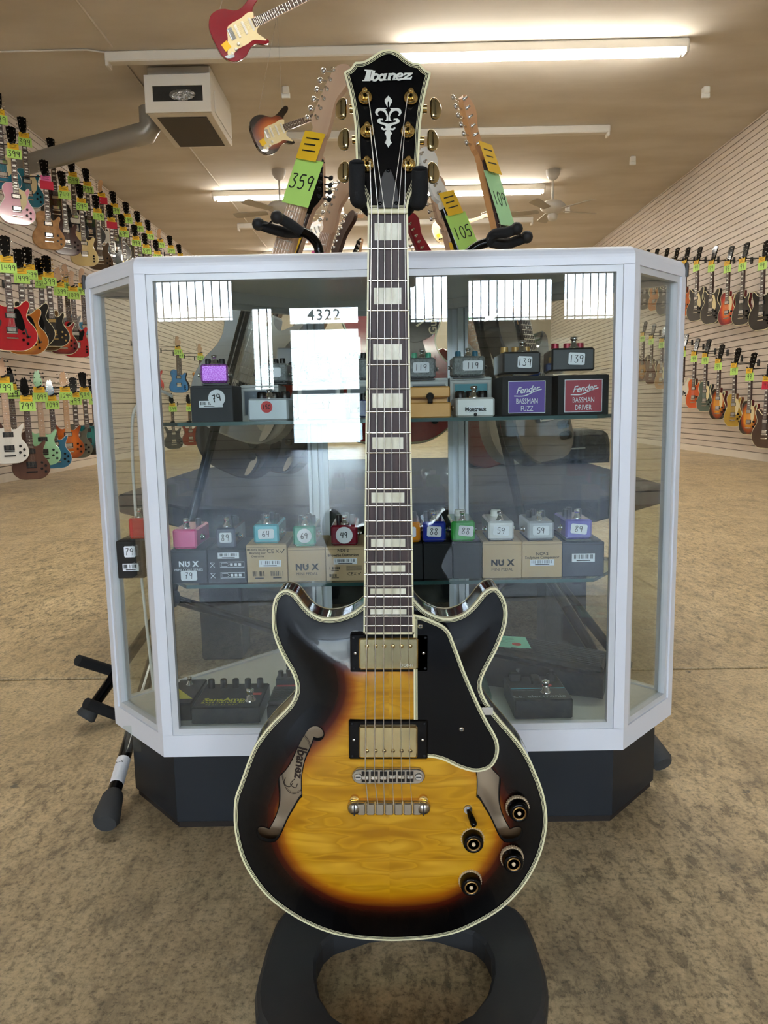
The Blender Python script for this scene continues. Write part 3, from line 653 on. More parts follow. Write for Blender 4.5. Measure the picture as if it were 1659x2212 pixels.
LB = [
 (3, 770, -3.35, 'wolf', 'white guitar with black tremolo at the picture edge', '799', None, dict(body=gl('dedbd2'), hw=BLACKM, neckm=MAPLEP, board=MAPLEP, **MH)),
 (18, 790, -3.62, 'vee', 'brown angular guitar tagged 799', '799', None, dict(body=BRN, hw=BLACKM, board=ROSEW, headm=BLACK, neckm=BRN, **MH)),
 (52, 812, -3.26, 'wolf', 'brown guitar tagged 799 standing lower than its neighbours', '799', None, dict(body=BRN, hw=BLACKM, board=ROSEW, headm=BLACK, neckm=BRN, **MH)),
 (80, 797, -3.38, 'wolf', 'mint green guitar with matching head tagged 1099', '1099', None, dict(body=gl('9ad0a4'), hw=BLACKM, headm=gl('9ad0a4'), board=MAPLEP, neckm=MAPLEP, pick='hum', **MH)),
 (108, 818, -3.5, 'wolf', 'blue guitar with matching head tagged 1099', '1099', None, dict(body=gl('1d6c92'), bind=WHITE, headm=gl('1d6c92'), **MH)),
 (137, 800, -3.44, 'wolf', 'orange flamed guitar tagged 1299', '1299', None, dict(body=SBO, headm=MAPLE, board=MAPLE, bind=None, **MH)),
 (157, 815, -3.62, 'lp', 'grey green single-cutaway guitar tagged 499', '499', None, dict(body=gl('5a5c50'), head='3x3', headm=BLACK, neckm=NK)),
 (180, 804, -3.56, 'wolf', 'teal burst guitar tagged 599', '599', None, dict(body=SBT, headm=BLACK, hw=BLACKM, head='3x3')),
 (198, 818, -3.62, 'lp', 'black guitar with blocks on its neck beside the case edge', '99', None, dict(body=gl('101216'), head='3x3', headm=BLACK)),
]
for i, (cc, cn) in enumerate([('3a3c3e', 'grey'), ('7a2a1a', 'rust'), ('1c1c1c', 'jet black'), ('8a5a2a', 'walnut'), ('24506a', 'slate blue'), ('a07c3c', 'gold')]):
    P = Vector((-3.6, 12.7+1.1*i, 1.02)); v = P-CAM; z = v.dot(F); px, py = 829.5+FPX*v.dot(RR)/z, 1106-FPX*v.dot(UU)/z
    LB.append((px, py, P.x, 'wolf', cn+' guitar seen through the left case glass', str(399+100*i), None, dict(body=gl(cc), headm=BLACK, **MH)))
for hx, hy, X, k, d, p, tg, kw in LB: wall_guitar(hx, hy, X, 'left', k, d, p, tg, row='bottom', **kw)

RU = [
 (1652, 519, 'semi', 'black guitar nearest the right picture edge', gl('101213'), gl('101213')),
 (1608, 524, 'lp', 'black-topped guitar with dark red sides', gl('1a1c1e'), gl('5a1418')),
 (1576, 531, 'lp', 'cherry sunburst guitar between two black ones', SBR, gl('7a1618')),
 (1540, 532, 'semi', 'grey black guitar left of the cherry sunburst one', gl('26282a'), gl('121212')),
 (1508, 533, 'semi', 'second grey black guitar left of the cherry sunburst one', gl('2c2e30'), gl('121212')),
 (1482, 534, 'lp', 'orange guitar right beside the case edge', gl('b8581c'), gl('6a2412')),
 (1459, 535, 'lp', 'red guitar seen through the right side glass', gl('8a2c28'), gl('4a1414')),
 (1437, 536, 'semi', 'dark grey guitar seen through the right side glass', gl('2f3436'), gl('15181a')),
 (1416, 537, 'lp', 'amber guitar seen through the right side glass', gl('a8661c'), gl('5a2a12')),
 (1396, 539, 'lp', 'black guitar behind the right post of the case', gl('141414'), gl('141414')),
 (1376, 541, 'lp', 'honey burst guitar behind the right post of the case', SBY, gl('5a2a12')),
 (1357, 543, 'semi', 'cherry guitar far back behind the case front glass', gl('7a1a18'), gl('4a1414')),
]
for hx, hy, k, d, bm, sm in RU:
    wall_guitar(hx, hy, 4.12, 'right', k, d, '99', None, yaw=14, row='upper', body=bm, side=sm, **LPK, guard=(JETG if 'cherry sun' in d else None))
RL = [
 (1659, 778, 'semi', 'brown guitar with a red card at the right picture edge', gl('3c2620'), gl('3c1410'), (YTAG, RTAG), None),
 (1624, 762, 'lp', 'large amber sunburst guitar with cream pickguard second from the picture edge', SB, gl('5a1418'), None, JETG),
 (1590, 752, 'lp', 'gold-topped guitar', gl('a8862a'), gl('6a3a1c'), None, JETG),
 (1556, 744, 'lp', 'amber sunburst guitar left of the gold one', SB, gl('5a1418'), None, JETG),
 (1527, 733, 'lp', 'grey green guitar with cream pickguard', gl('4a5a50'), gl('20242c'), None, JETG),
 (1502, 731, 'lp', 'orange red guitar beside the case edge', gl('c4501e'), gl('5a2410'), None, None),
 (1478, 722, 'strat', 'white guitar half behind the case edge', gl('dcd8cc'), gl('dcd8cc'), None, None),
 (1455, 714, 'lp', 'faded amber guitar seen through the right side glass', gl('a87040'), gl('5a3018'), None, JETG),
 (1431, 706, 'lp', 'natural guitar seen through the right side glass', gl('a8845a'), gl('5a3018'), None, JETG),
 (1409, 700, 'lp', 'walnut guitar behind the right post', gl('5a3420'), gl('3a2014'), None, None),
 (1390, 695, 'semi', 'violin burst guitar behind the right post', SBV, gl('3a2014'), None, None),
]
for hx, hy, k, d, bm, sm, tg, gd in RL:
    wall_guitar(hx, hy, 4.12, 'right', k, d, '99', tg, yaw=14, row='lower', body=bm, side=sm, guard=gd, **LPK)

# guitars hung from the ceiling on wires
def hung(px, py, Y, px2, py2, Y2, label, kind, nrm, **kw):
    a = atY(px, py, Y); b = atY(px2, py2, Y2); up = (b-a).normalized(); n = Vector(nrm); n = (n-up*n.dot(up)).normalized(); x = up.cross(n)
    T = frame(a, x, up, n)
    t = put_guitar(T, label, kind, name='hanging_guitar', group='guitars hung from the ceiling', **kw)
    m = MB(); m.box((.06, .05, .0045), (.05, .05, .001), YTAG, RZ(.2)); m.obj('price_note', t, 'small yellow price note')
    m = MB(); ctr = T.inverted() @ Vector(((a.x*.6+b.x*.4), a.y, ZC))
    for q in ((-.13, .1, -.02), (-.13, .36, -.02)): m.tube([q, tuple(ctr)], .0012, mat('hang_wire', '8a8a88', .4, .8), 5)
    m.obj('wire', t)
STK = dict(head='inline', pick='sc', guard=JETG, board=ROSEW, neckm=MAPLE)
hung(464, 92, 5.6, 645, 2, 5.7, 'dark red guitar with cream pickguard hung from the ceiling, cut by the top edge', 'strat', (-.1, -1, -.35), body=gl('7a1420'), **STK)
hung(549, 300, 6.9, 700, 244, 7.2, 'two-tone sunburst guitar hung from the ceiling left of the maple headstock', 'strat', (-.1, -1, -.3), body=SB2, **STK)
hung(648, 508, 11.2, 782, 465, 11.3, 'cream guitar hung far back behind the pink price card', 'strat', (-.1, -1, -.2), body=gl('e0b070'), head='inline', pick='sc', guard=gl('e8cfa0'), board=MAPLE)
hung(937, 505, 12.3, 1060, 462, 12.4, 'cream guitar hung far back left of the right yoke', 'tele', (0, -1, -.2), body=gl('e6cfa0'), head='inline', pick='sc', guard=gl('e8d8b0'), board=MAPLE)
# ------------------------------------------------------------------ the sunburst semi-hollow guitar on its stand
GY = .849
N_ = atY(838, 458, GY); B_ = atY(843.5, 2030, GY+.018)
gu = Vector((N_.x-B_.x, 0, N_.z-B_.z)).normalized(); gn = Vector((0, -1, 0)); gx = gu.cross(gn)
HM = frame(N_, gx, gu, gn); HI = HM.inverted()
hero = empty('semi_hollow_guitar', 'tobacco sunburst semi-hollow electric guitar with gold hardware standing upright in front of the display case', 'guitar', mtx=HM)
def G(px, py, n=0.0):
    d = ray(px, py); p = CAM+d*((GY-n)/d.y); q = HI @ p; return (q.x, q.y)
def crop(pts, ox, oy, sc, n=0.0, head=False):
    out = []
    for x, y in pts:
        px, py = ox+x/sc, oy+y/sc
        nn = n
        if head:
            for _ in range(4): v = G(px, py, nn)[1]; nn = n-.1*max(v, 0)
        out.append(G(px, py, nn))
    return out
EDGE = -.018
zA = [(703, 178), (672, 203), (640, 224), (600, 240), (560, 250), (520, 253), (480, 247), (440, 228), (405, 197), (370, 152), (345, 124), (300, 107), (262, 125), (242, 160), (234, 210), (232, 260), (240, 330), (265, 400), (300, 470), (335, 530), (353, 590), (350, 640), (325, 690), (280, 740), (230, 790), (180, 850), (140, 910), (110, 980), (85, 1050)]
zB = [(64, 114), (42, 180), (37, 290), (50, 390), (80, 490), (130, 580), (200, 670), (290, 745), (400, 812), (520, 862), (650, 891), (800, 903), (900, 903), (1050, 891), (1180, 862), (1290, 812), (1400, 745), (1490, 660), (1560, 560), (1610, 450), (1635, 340), (1638, 260), (1625, 170), (1600, 90)]
zC = [(1585, 1050), (1555, 980), (1510, 905), (1450, 830), (1390, 760), (1345, 700), (1312, 640), (1302, 590), (1315, 540), (1345, 480), (1380, 415), (1405, 355), (1425, 300), (1435, 240), (1432, 190), (1415, 140), (1382, 100), (1345, 100), (1310, 125), (1270, 175), (1230, 215), (1190, 238), (1140, 250), (1080, 244), (1020, 215), (985, 185), (955, 150)]
raw = crop(zA, 490, 1230, 2.37, EDGE)+crop(zB, 490, 1650, 2.37, EDGE)+crop(zC, 490, 1230, 2.37, EDGE)
nr = len(raw)
HOUT = smooth_poly(raw, 4, True, sharp=(0, nr-1))
HOUT = ccw(HOUT)
# f holes
fh = [(1090, 230), (1150, 140), (1210, 95), (1280, 80), (1350, 100), (1400, 150), (1415, 210), (1390, 270), (1330, 300), (1270, 300), (1235, 285), (1200, 380), (1160, 480), (1110, 580), (1070, 700), (1050, 820), (1035, 920), (1035, 1050), (1040, 1150), (1045, 1235), (990, 1290), (930, 1390), (860, 1510), (800, 1620), (740, 1750), (690, 1870), (640, 1960), (580, 2030), (500, 2055), (400, 2050), (320, 2020), (275, 1950), (272, 1880), (300, 1830), (360, 1812), (430, 1822), (485, 1840), (530, 1760), (590, 1640), (640, 1510), (665, 1380), (665, 1200), (650, 1060), (645, 990), (670, 930), (760, 840), (850, 710), (920, 570), (980, 430), (1040, 310)]
FL = ccw(smooth_poly(crop(fh, 520, 1560, 7.9, -.012), 2, True, sharp=(10, 19, 36, 43)))
axu = G(841, 1740, -.012)[0]
FR = ccw([(2*axu-a, b) for a, b in FL])
def arch(x, y, e=None):
    d = pdist(x, y, HOUT) if e is None else e
    t = min(1, max(0, (d-.006)/.085)); return EDGE+.011*(t*t*(3-2*t))
# burst top with real f holes
AMB = mat('quilted_amber_burst', 'c98a12', .25, coat=.28, spec=.25)
AMB.node_tree.nodes['Principled BSDF'].inputs['Coat Roughness'].default_value = .05
def top_material():
    m = AMB; n = m.node_tree.nodes; l = m.node_tree.links; b = n['Principled BSDF']
    at = n.new('ShaderNodeAttribute'); at.attribute_name = 'rim'
    t = n.new('ShaderNodeTexCoord'); sx = n.new('ShaderNodeSeparateXYZ'); l.new(t.outputs['Object'], sx.inputs[0])
    sub = n.new('ShaderNodeMath'); sub.operation = 'SUBTRACT'; sub.inputs[1].default_value = axu; l.new(sx.outputs[0], sub.inputs[0])
    ab = n.new('ShaderNodeMath'); ab.operation = 'ABSOLUTE'; l.new(sub.outputs[0], ab.inputs[0])
    sg = n.new('ShaderNodeMath'); sg.operation = 'SIGN'; l.new(sub.outputs[0], sg.inputs[0])
    cx = n.new('ShaderNodeCombineXYZ'); l.new(ab.outputs[0], cx.inputs[0]); l.new(sx.outputs[1], cx.inputs[1])
    sg2 = n.new('ShaderNodeMath'); sg2.operation = 'MULTIPLY'; sg2.inputs[1].default_value = .004; l.new(sg.outputs[0], sg2.inputs[0]); l.new(sg2.outputs[0], cx.inputs[2])
    mp = n.new('ShaderNodeMapping'); mp.inputs['Scale'].default_value = (13, 62, 30); l.new(cx.outputs[0], mp.inputs[0])
    z = n.new('ShaderNodeTexNoise'); z.inputs['Scale'].default_value = 1; z.inputs['Detail'].default_value = 1.2; z.inputs['Distortion'].default_value = .55; z.inputs['Roughness'].default_value = .45
    l.new(mp.outputs[0], z.inputs['Vector'])
    r = n.new('ShaderNodeValToRGB'); e = r.color_ramp.elements; e.new(.5); e.new(.58)
    for k, (p, q) in enumerate(((.32, 'a36f08'), (.49, 'c48e14'), (.515, 'b07d0e'), (.68, 'd09c24'))): e[k].position = p; e[k].color = (*srgb(q), 1)
    l.new(z.outputs['Fac'], r.inputs[0])
    z2 = n.new('ShaderNodeTexNoise'); z2.inputs['Scale'].default_value = 14; z2.inputs['Detail'].default_value = 3; l.new(t.outputs['Object'], z2.inputs['Vector'])
    ad = n.new('ShaderNodeMath'); ad.operation = 'MULTIPLY_ADD'; ad.inputs[1].default_value = .02; l.new(z2.outputs['Fac'], ad.inputs[0]); l.new(at.outputs['Fac'], ad.inputs[2])
    r2 = n.new('ShaderNodeValToRGB'); e = r2.color_ramp.elements; e.new(.5); e.new(.6); e.new(.7); e.new(.8)
    # rim is the distance from the edge in decimetres
    for k, (p, q, a) in enumerate(((.30, '060505', 1), (.40, '1c0a06', 1), (.50, '4a180a', 1), (.60, '8a3c0c', .8), (.70, 'b8700f', .3), (.80, 'c98a12', 0))):
        if k >= len(e): e.new(p)
        e[k].position = p; e[k].color = (*srgb(q), a)
    l.new(ad.outputs[0], r2.inputs[0])
    x = n.new('ShaderNodeMix'); x.data_type = 'RGBA'; l.new(r2.outputs['Alpha'], x.inputs[0]); l.new(r.outputs[0], x.inputs[6]); l.new(r2.outputs['Color'], x.inputs[7])
    l.new(x.outputs[2], b.inputs['Base Color'])
top_material()
pts = [Vector(p) for p in HOUT]; edges = [(i, (i+1) % len(HOUT)) for i in range(len(HOUT))]
for fhp in (FL, FR):
    o = len(pts); pts += [Vector(p) for p in fhp]; edges += [(o+i, o+(i+1) % len(fhp)) for i in range(len(fhp))]
st = .0055; xs_ = [p[0] for p in HOUT]; ys_ = [p[1] for p in HOUT]
yy = min(ys_)+st/2; r_ = 0
while yy < max(ys_):
    xx = min(xs_)+(st/2 if r_ % 2 else 0)
    while xx < max(xs_):
        if inside(xx, yy, HOUT) and not inside(xx, yy, FL) and not inside(xx, yy, FR) and pdist(xx, yy, HOUT) > .0025 and pdist(xx, yy, FL) > .0018 and pdist(xx, yy, FR) > .0018: pts.append(Vector((xx, yy)))
        xx += st
    yy += st*.87; r_ += 1
rv, re, rf, *_ = delaunay_2d_cdt(pts, edges, [], 1, 1e-6)
vd = [pdist(v.x, v.y, HOUT) for v in rv]
tris = []
for f in rf:
    c = sum((rv[i] for i in f), Vector((0, 0)))/len(f)
    if inside(c.x, c.y, FL) or inside(c.x, c.y, FR): continue
    if (rv[f[1]]-rv[f[0]]).cross(rv[f[2]]-rv[f[0]]) < 0: f = list(reversed(f))
    tris.append(tuple(f))
me = bpy.data.meshes.new('sunburst_top'); me.from_pydata([(v.x, v.y, arch(v.x, v.y, d)) for v, d in zip(rv, vd)], [], tris)
me.materials.append(AMB); me.polygons.foreach_set('use_smooth', [True]*len(me.polygons))
A_ = me.attributes.new('rim', 'FLOAT', 'POINT')
vtop = max(ys_)
def rimval(v, d):
    k = max(0, min(1, (v.y+.455+.02)/.06)) if v.y > -.475 else 0      # shoulders stay dark above the neck pickup
    w = abs(v.x-axu)
    return (d-.018*k*min(1, w/.05)-(.010 if v.y > -.62 else 0)*min(1, max(0, (v.y+.62)/.08)))*10
A_.data.foreach_set('value', [rimval(v, d) for v, d in zip(rv, vd)])
top = link('sunburst_top', me, hero, 'quilted maple top shading from amber to black')
# sides and back
RIMM = mat('tortoise_burst_side', '120a08', .08, coat=1, noise=('3a130c', 9, (1, 1, 1), .42, .68))
TK = .045; n = len(HOUT)
m = MB(); ring = lambda off, z: [(p[0], p[1], z) for p in (offset_poly(HOUT, off) if off else HOUT)]
v = ring(.0003, EDGE-.003)+ring(0, EDGE-TK+.003); m.add(v, [(i, i+n, (i+1) % n+n, (i+1) % n) for i in range(n)], RIMM, None, True)
m.obj('side', hero, 'glossy dark brown side')
INSIDE = mat('maple_ply_inside', 'c2a98a', .7)
m = MB(); bk = [Vector(p) for p in HOUT]
b2 = delaunay_2d_cdt(bk, edges[:n], [], 1, 1e-6)
m.add([(v.x, v.y, EDGE-TK) for v in b2[0]], [tuple(f) for f in b2[2]], RIMM)
m.add([(v.x, v.y, EDGE-TK+.006) for v in b2[0]], [tuple(f) for f in b2[2]], INSIDE)
io = offset_poly(HOUT, .004); m.add([(p[0], p[1], EDGE-.004) for p in io]+[(p[0], p[1], EDGE-TK+.006) for p in io], [(i, i+n, (i+1) % n+n, (i+1) % n) for i in range(n)], INSIDE)
m.obj('back', hero)
for fhp in (FL, FR):      # thickness of the plate round each hole, black edged
    k = len(fhp); m = MB()
    m.add([(p[0], p[1], arch(*p)+.0002) for p in fhp]+[(p[0], p[1], arch(*p)-.006) for p in fhp], [(i, (i+1) % k, (i+1) % k+k, i+k) for i in range(k)], BLACKM)
    o1 = offset_poly(fhp, -.0011); m.add([(p[0], p[1], arch(*p)+.0004) for p in o1]+[(p[0], p[1], arch(*p)+.0004) for p in fhp], [(i, (i+1) % k, (i+1) % k+k, i+k) for i in range(k)], BLACK)
    m.obj('sound_hole_edge', hero)
# binding: cream outside, black and cream purfling lines inside
CREAMB = mat('multi_ply_binding', 'e9e1b6', .25, coat=.5)
def plies(out, z, rows, wrap=None, zf=None):
    m = MB(); k = len(out); c = 0
    for wd, mt in rows:
        a = offset_poly(out, c) if c else out; b = offset_poly(out, c+wd)
        m.add([(p[0], p[1], (zf(*p) if zf else z)+.0005) for p in a]+[(p[0], p[1], (zf(*p) if zf else z)+.0005) for p in b], [(i, (i+1) % k, k+(i+1) % k, k+i) for i in range(k)], mt); c += wd
    if wrap:
        o = offset_poly(out, -.0004)
        m.add([(p[0], p[1], z+.0005) for p in o]+[(p[0], p[1], z-wrap) for p in o], [(i, i+k, (i+1) % k+k, (i+1) % k) for i in range(k)], rows[0][1], None, True)
        m.add([(p[0], p[1], z+.0005) for p in o]+[(p[0], p[1], z+.0005) for p in out], [(i, (i+1) % k, k+(i+1) % k, k+i) for i in range(k)], rows[0][1])
    return m
ROWS = [(.0019, CREAMB), (.0008, BLACK), (.0006, CREAMB), (.0008, BLACK), (.0005, CREAMB), (.0008, BLACK)]
plies(HOUT, EDGE, ROWS, .006).obj('binding', hero, 'cream and black multi-ply binding round the top')
m = MB(); o = offset_poly(HOUT, -.0004); m.add([(p[0], p[1], EDGE-TK+.004) for p in o]+[(p[0], p[1], EDGE-TK-.001) for p in o], [(i, i+n, (i+1) % n+n, (i+1) % n) for i in range(n)], CREAMB, None, True); m.obj('back_binding', hero)

# neck, fingerboard, frets, inlays
FRY = [537, 606, 671, 731, 787, 840, 889, 935, 978, 1019, 1056, 1092, 1125, 1157, 1187, 1214, 1240, 1265, 1289, 1310, 1331, 1351]
FRY = [537+.4, 606.3, 671, 731.3, 787.5, 840, 889.2, 934.8, 978, 1018.7, 1055.8, 1092, 1125, 1157, 1186.8, 1214, 1240.2, 1265.5, 1288.6, 1310.2, 1331, 1351]
ln = G(794.5, 458)[0]; rn = G(881, 458)[0]; le = G(785, 1370)[0]; re_ = G(894.5, 1370)[0]; ye = G(840, 1370)[1]
def fbw(v): t = v/ye; return ln+(le-ln)*t, rn+(re_-rn)*t
m = MB(); m.prism([(ln+.001, .0), (le+.001, ye+.001), (re_-.001, ye+.001), (rn-.001, .0)], -.0065, 0, ROSE); m.obj('fingerboard', hero, 'dark rosewood fingerboard')
m = MB(); bw = .0019
m.prism([(ln, 0), (le, ye), (le+bw, ye), (ln+bw, 0)], -.006, .0004, CREAM); m.prism([(rn-bw, 0), (re_-bw, ye), (re_, ye), (rn, 0)], -.006, .0004, CREAM); m.prism([(le, ye), (re_, ye), (re_, ye+.0022), (le, ye+.0022)], -.006, .0004, CREAM)
m.obj('fingerboard_binding', hero)
m = MB(); m.prism([(ln+.001, -.0), (le+.002, ye+.05), (re_-.002, ye+.05), (rn-.001, -.0)], -.02, -.0066, mat('dark_neck_gloss', '2a100b', .12, coat=.8), bev=.006); m.obj('neck', hero)
fr = []
for py in FRY:
    v = G(840, py)[1]; fr.append(v); a, b = fbw(v); m = MB()
    m.tube([(a+.0006, v, .0004), (b-.0006, v, .0004)], .0012, NICKEL, 8); m.obj('fret', hero)
INL = {1: (809, 866.5, 482, 519), 3: (808, 867, 622, 657), 5: (806, 868, 743.5, 777), 7: (804.5, 870, 850, 880.5), 9: (804.3, 871, 944.6, 969.8), 12: (802.2, 873.5, 1064.2, 1085.7), 15: (801.5, 875.3, 1164, 1181), 17: (801.5, 875.2, 1221, 1235), 19: (800, 876.5, 1271.6, 1283.3), 21: (800, 878, 1316, 1326.6)}
for k, (x0, x1, y0, y1) in INL.items():
    a = G(x0, y0); b = G(x1, y1); m = MB(); m.box(((a[0]+b[0])/2, (a[1]+b[1])/2, .0001), (b[0]-a[0], a[1]-b[1], .0006), PEARL); m.obj('inlay', hero, 'pearl block inlay')
m = MB(); m.box(((ln+rn)/2, .0, .0008), (rn-ln, .0048, .006), CREAM, bev=.0008); m.obj('nut', hero)

# headstock
hz = [(540, 2060), (525, 1980), (505, 1900), (478, 1830), (440, 1740), (415, 1600), (398, 1450), (390, 1300), (385, 1100), (365, 900), (340, 740), (310, 600), (272, 460), (247, 378), (268, 352), (310, 335), (345, 300), (370, 262), (388, 244), (470, 240), (550, 203), (620, 155), (700, 107), (790, 88), (870, 103), (940, 145), (1010, 205), (1090, 250), (1172, 262), (1200, 300), (1240, 340), (1300, 370), (1300, 400), (1265, 520), (1225, 700), (1200, 850), (1178, 1050), (1168, 1250), (1158, 1450), (1140, 1620), (1115, 1740), (1080, 1830), (1050, 1900), (1030, 1980), (1020, 2060)]
HP = ccw(smooth_poly(crop(hz, 700, 90, 5.67, -.001, True), 3, True, sharp=(0, 13, 18, 28, 31, 44)))
ht = RX(-.1)      # tilt of the headstock about the nut
hs = empty('tmp', None, None); bpy.data.objects.remove(hs)
m = MB(); m.prism(HP, -.015, -.001, BLACK, ht, ms=mat('neck_back_gloss', '241410', .1, coat=.8)); headst = m.obj('headstock', hero, 'glossy black headstock face')
m = plies(HP, -.001, ROWS[:5], .003); m.v = [tuple(ht @ Vector(a)) for a in m.v]; m.obj('headstock_binding', hero, 'cream edge of the headstock')
def hc(pts): return crop(pts, 700, 90, 5.67, -.001, True)
HZ = .0004
LOGO = mat('pearl_logo', 'd9d8cc', .3)
m = MB()
def gly(polys):
    for p in polys:
        q = hc(p); f = delaunay_2d_cdt([Vector(a) for a in q], [(i, (i+1) % len(q)) for i in range(len(q))], [], 1, 1e-7)
        tt = [tuple(g) for g in f[2] if len(g) > 2]
        tt = [g if (f[0][g[1]]-f[0][g[0]]).cross(f[0][g[2]]-f[0][g[0]]) > 0 else tuple(reversed(g)) for g in tt]
        m.add([(a.x, a.y, HZ) for a in f[0]], tt, LOGO, ht)
def stroke(p, wd):
    q = hc(smooth_poly(p, 4, False)); m.ribbon(q, wd*.000089, LOGO, HZ, ht)
gly([[(497, 340), (600, 345), (596, 358), (578, 362), (560, 462), (570, 470), (566, 483), (468, 483), (472, 470), (494, 466), (522, 362), (496, 356)]])
gly([[(588, 350), (628, 352), (606, 470), (560, 476)]])
stroke([(606, 408), (640, 398), (662, 415), (655, 450), (630, 472), (596, 470)], 26)
stroke([(742, 410), (710, 402), (684, 420), (676, 448), (694, 470), (720, 462)], 26); gly([[(735, 388), (775, 385), (752, 455), (772, 462), (768, 474), (718, 476), (722, 455)]])
gly([[(790, 385), (826, 384), (812, 460), (824, 472), (772, 474), (778, 458), (790, 400)]]); stroke([(806, 410), (840, 396), (868, 402), (862, 430), (852, 468)], 28); gly([[(838, 455), (892, 455), (892, 468), (836, 472)]])
stroke([(908, 425), (955, 418), (956, 396), (925, 392), (896, 410), (890, 440), (912, 464), (960, 450)], 24)
gly([[(985, 380), (1088, 378), (1080, 398), (1012, 440), (1055, 436), (1068, 424), (1080, 424), (1068, 462), (952, 464), (960, 448), (1030, 402), (1000, 402), (990, 412), (978, 410)]])
m.obj('logo', headst, 'white slanted serif lettering')
m = MB(); MI = lambda p: [(1574-x, y) for x, y in p]
mid = [(787, 660), (812, 690), (833, 712), (831, 745), (815, 770), (800, 803), (797, 803), (797, 745), (787, 728), (778, 745), (778, 803), (770, 795), (755, 765), (742, 735), (744, 705), (762, 688)]
cl = [(672, 912), (642, 902), (624, 868), (635, 830), (670, 812), (768, 814), (750, 832), (772, 862), (784, 905), (785, 945), (785, 968), (742, 975), (762, 955), (766, 920), (752, 882), (722, 852), (690, 846), (665, 856), (656, 882)]
lw = [(720, 943), (675, 941), (650, 958), (649, 985), (680, 1006), (722, 1018), (752, 1034), (758, 1052), (742, 1066), (724, 1060), (716, 1044), (697, 1052), (706, 1076), (732, 1087), (766, 1082), (750, 1108), (741, 1128), (760, 1152), (765, 1192), (755, 1222), (741, 1242), (760, 1256), (775, 1280), (787, 1300), (788, 1006), (750, 996), (700, 986), (686, 974), (700, 961), (724, 966)]
gly([mid, cl, MI(cl), lw, MI(lw)]); m.obj('fleur_inlay', headst, 'pearl ornament inlay')
m = MB(); tr_ = hc([(785, 1567), (820, 1580), (845, 1640), (880, 1740), (905, 1840), (915, 1960), (912, 2050), (660, 2050), (662, 1960), (672, 1840), (695, 1700), (725, 1620), (755, 1578)]); m.prism(tr_, HZ, HZ+.002, mat('rod_cover', '1a1a1b', .35), ht, bev=.0005); rc = m.obj('truss_rod_cover', headst)
for q in ((785, 1592), (686, 1995), (884, 1990)):
    a = hc([q])[0]; m = MB(); m.ball((a[0], a[1], HZ+.002), .0022, BLACK, ht, 8, (1, 1, .4)); m.obj('screw', rc)
posts = [(505, 685), (533, 1100), (530, 1510), (1060, 690), (1022, 1100), (1030, 1510)]
btn = [(205, 750), (235, 1135), (232, 1540), (1370, 750), (1336, 1145), (1345, 1550)]; PT = []
for i, (p, b) in enumerate(zip(posts, btn)):
    a = hc([p])[0]; c = hc([b])[0]; s = -1 if i < 3 else 1
    tb = MB(); tb.lathe([(.0075, 0), (.0078, .001), (.0066, .0022), (.0052, .003)], GOLD, 24, ht @ TR(a[0], a[1], HZ)); tn = tb.obj('tuner', hero, 'gold tuner')
    q = MB(); q.lathe([(.0053, .003), (.0053, .0055), (.0048, .0062)], GOLD, 6, ht @ TR(a[0], a[1], HZ), smooth=False); q.obj('nut_ring', tn)
    q = MB(); q.lathe([(.0028, .004), (.003, .0085), (.0024, .011), (.0029, .0145), (.0026, .0165), (.001, .017)], GOLD, 16, ht @ TR(a[0], a[1], HZ)); q.obj('post', tn)
    q = MB(); q.tube([(a[0]+s*.006, a[1], -.013), (c[0]-s*.011, c[1], -.013)], .0028, GOLD, 10, ht); q.tube([(c[0]-s*.014, c[1], -.013), (c[0]-s*.009, c[1], -.013)], .0044, GOLD, 12, ht); q.obj('shaft', tn)
    q = MB(); T = ht @ TR(c[0], c[1], -.013) @ RY(s*.45)
    prof = smooth_poly([(-.0058*s, -.008), (-.0062*s, 0), (-.0055*s, .0095), (-.001*s, .0115), (.004*s, .0085), (.0072*s, .001), (.006*s, -.007), (.001*s, -.0112), (-.004*s, -.0108)], 3)
    pc = ccw(prof); q.v += []; LV = [(.0034, -.0034), (.0016, -.0030), (.0004, -.0018), (0, 0), (.0004, .0018), (.0016, .0030), (.0034, .0034), (.0052, .0035)]; kk = len(pc); q.add([(a_[0], a_[1], z) for d_, z in LV for a_ in offset_poly(pc, d_)], [(r*kk+i_, r*kk+(i_+1) % kk, (r+1)*kk+(i_+1) % kk, (r+1)*kk+i_) for r in range(7) for i_ in range(kk)]+[tuple(range(7*kk, 8*kk)), tuple(reversed(range(kk)))], GOLDP, T, True); q.obj('button', tn, 'polished kidney-shaped tuner button'); PT.append(a)
# pickguard
pg = [(957, 232), (1010, 246), (1070, 270), (1112, 292), (1142, 325), (1162, 375), (1187, 440), (1218, 525), (1252, 605), (1292, 695), (1332, 775), (1372, 845), (1390, 895), (1388, 950), (1362, 1002), (1320, 1028), (1260, 1034), (1185, 1012), (1110, 976), (1050, 962), (960, 955)]
PG = ccw(smooth_poly(crop(pg, 490, 1230, 2.37, -.006), 4, True, sharp=(0, 20)))
m = MB(); m.prism(PG, -.0085, -.006, BLACK); pgo = m.obj('pickguard', hero, 'glossy black pickguard')
plies(PG, -.006, [(.0018, CREAMB), (.0006, BLACK), (.0005, CREAMB), (.0006, BLACK), (.0005, CREAMB)], .0025).obj('edge_binding', pgo)
for q in ((908, 1353), (997, 1576)):
    a = G(*q, -.005); m = MB(); m.lathe([(.0032, -.006), (.003, -.0045), (.0015, -.004)], CHROME, 16, TR(a[0], a[1], 0)); m.box((a[0], a[1], -.0039), (.0042, .0007, .0004), BLACKM); m.box((a[0], a[1], -.0039), (.0007, .0042, .0004), BLACKM); m.obj('screw', pgo)
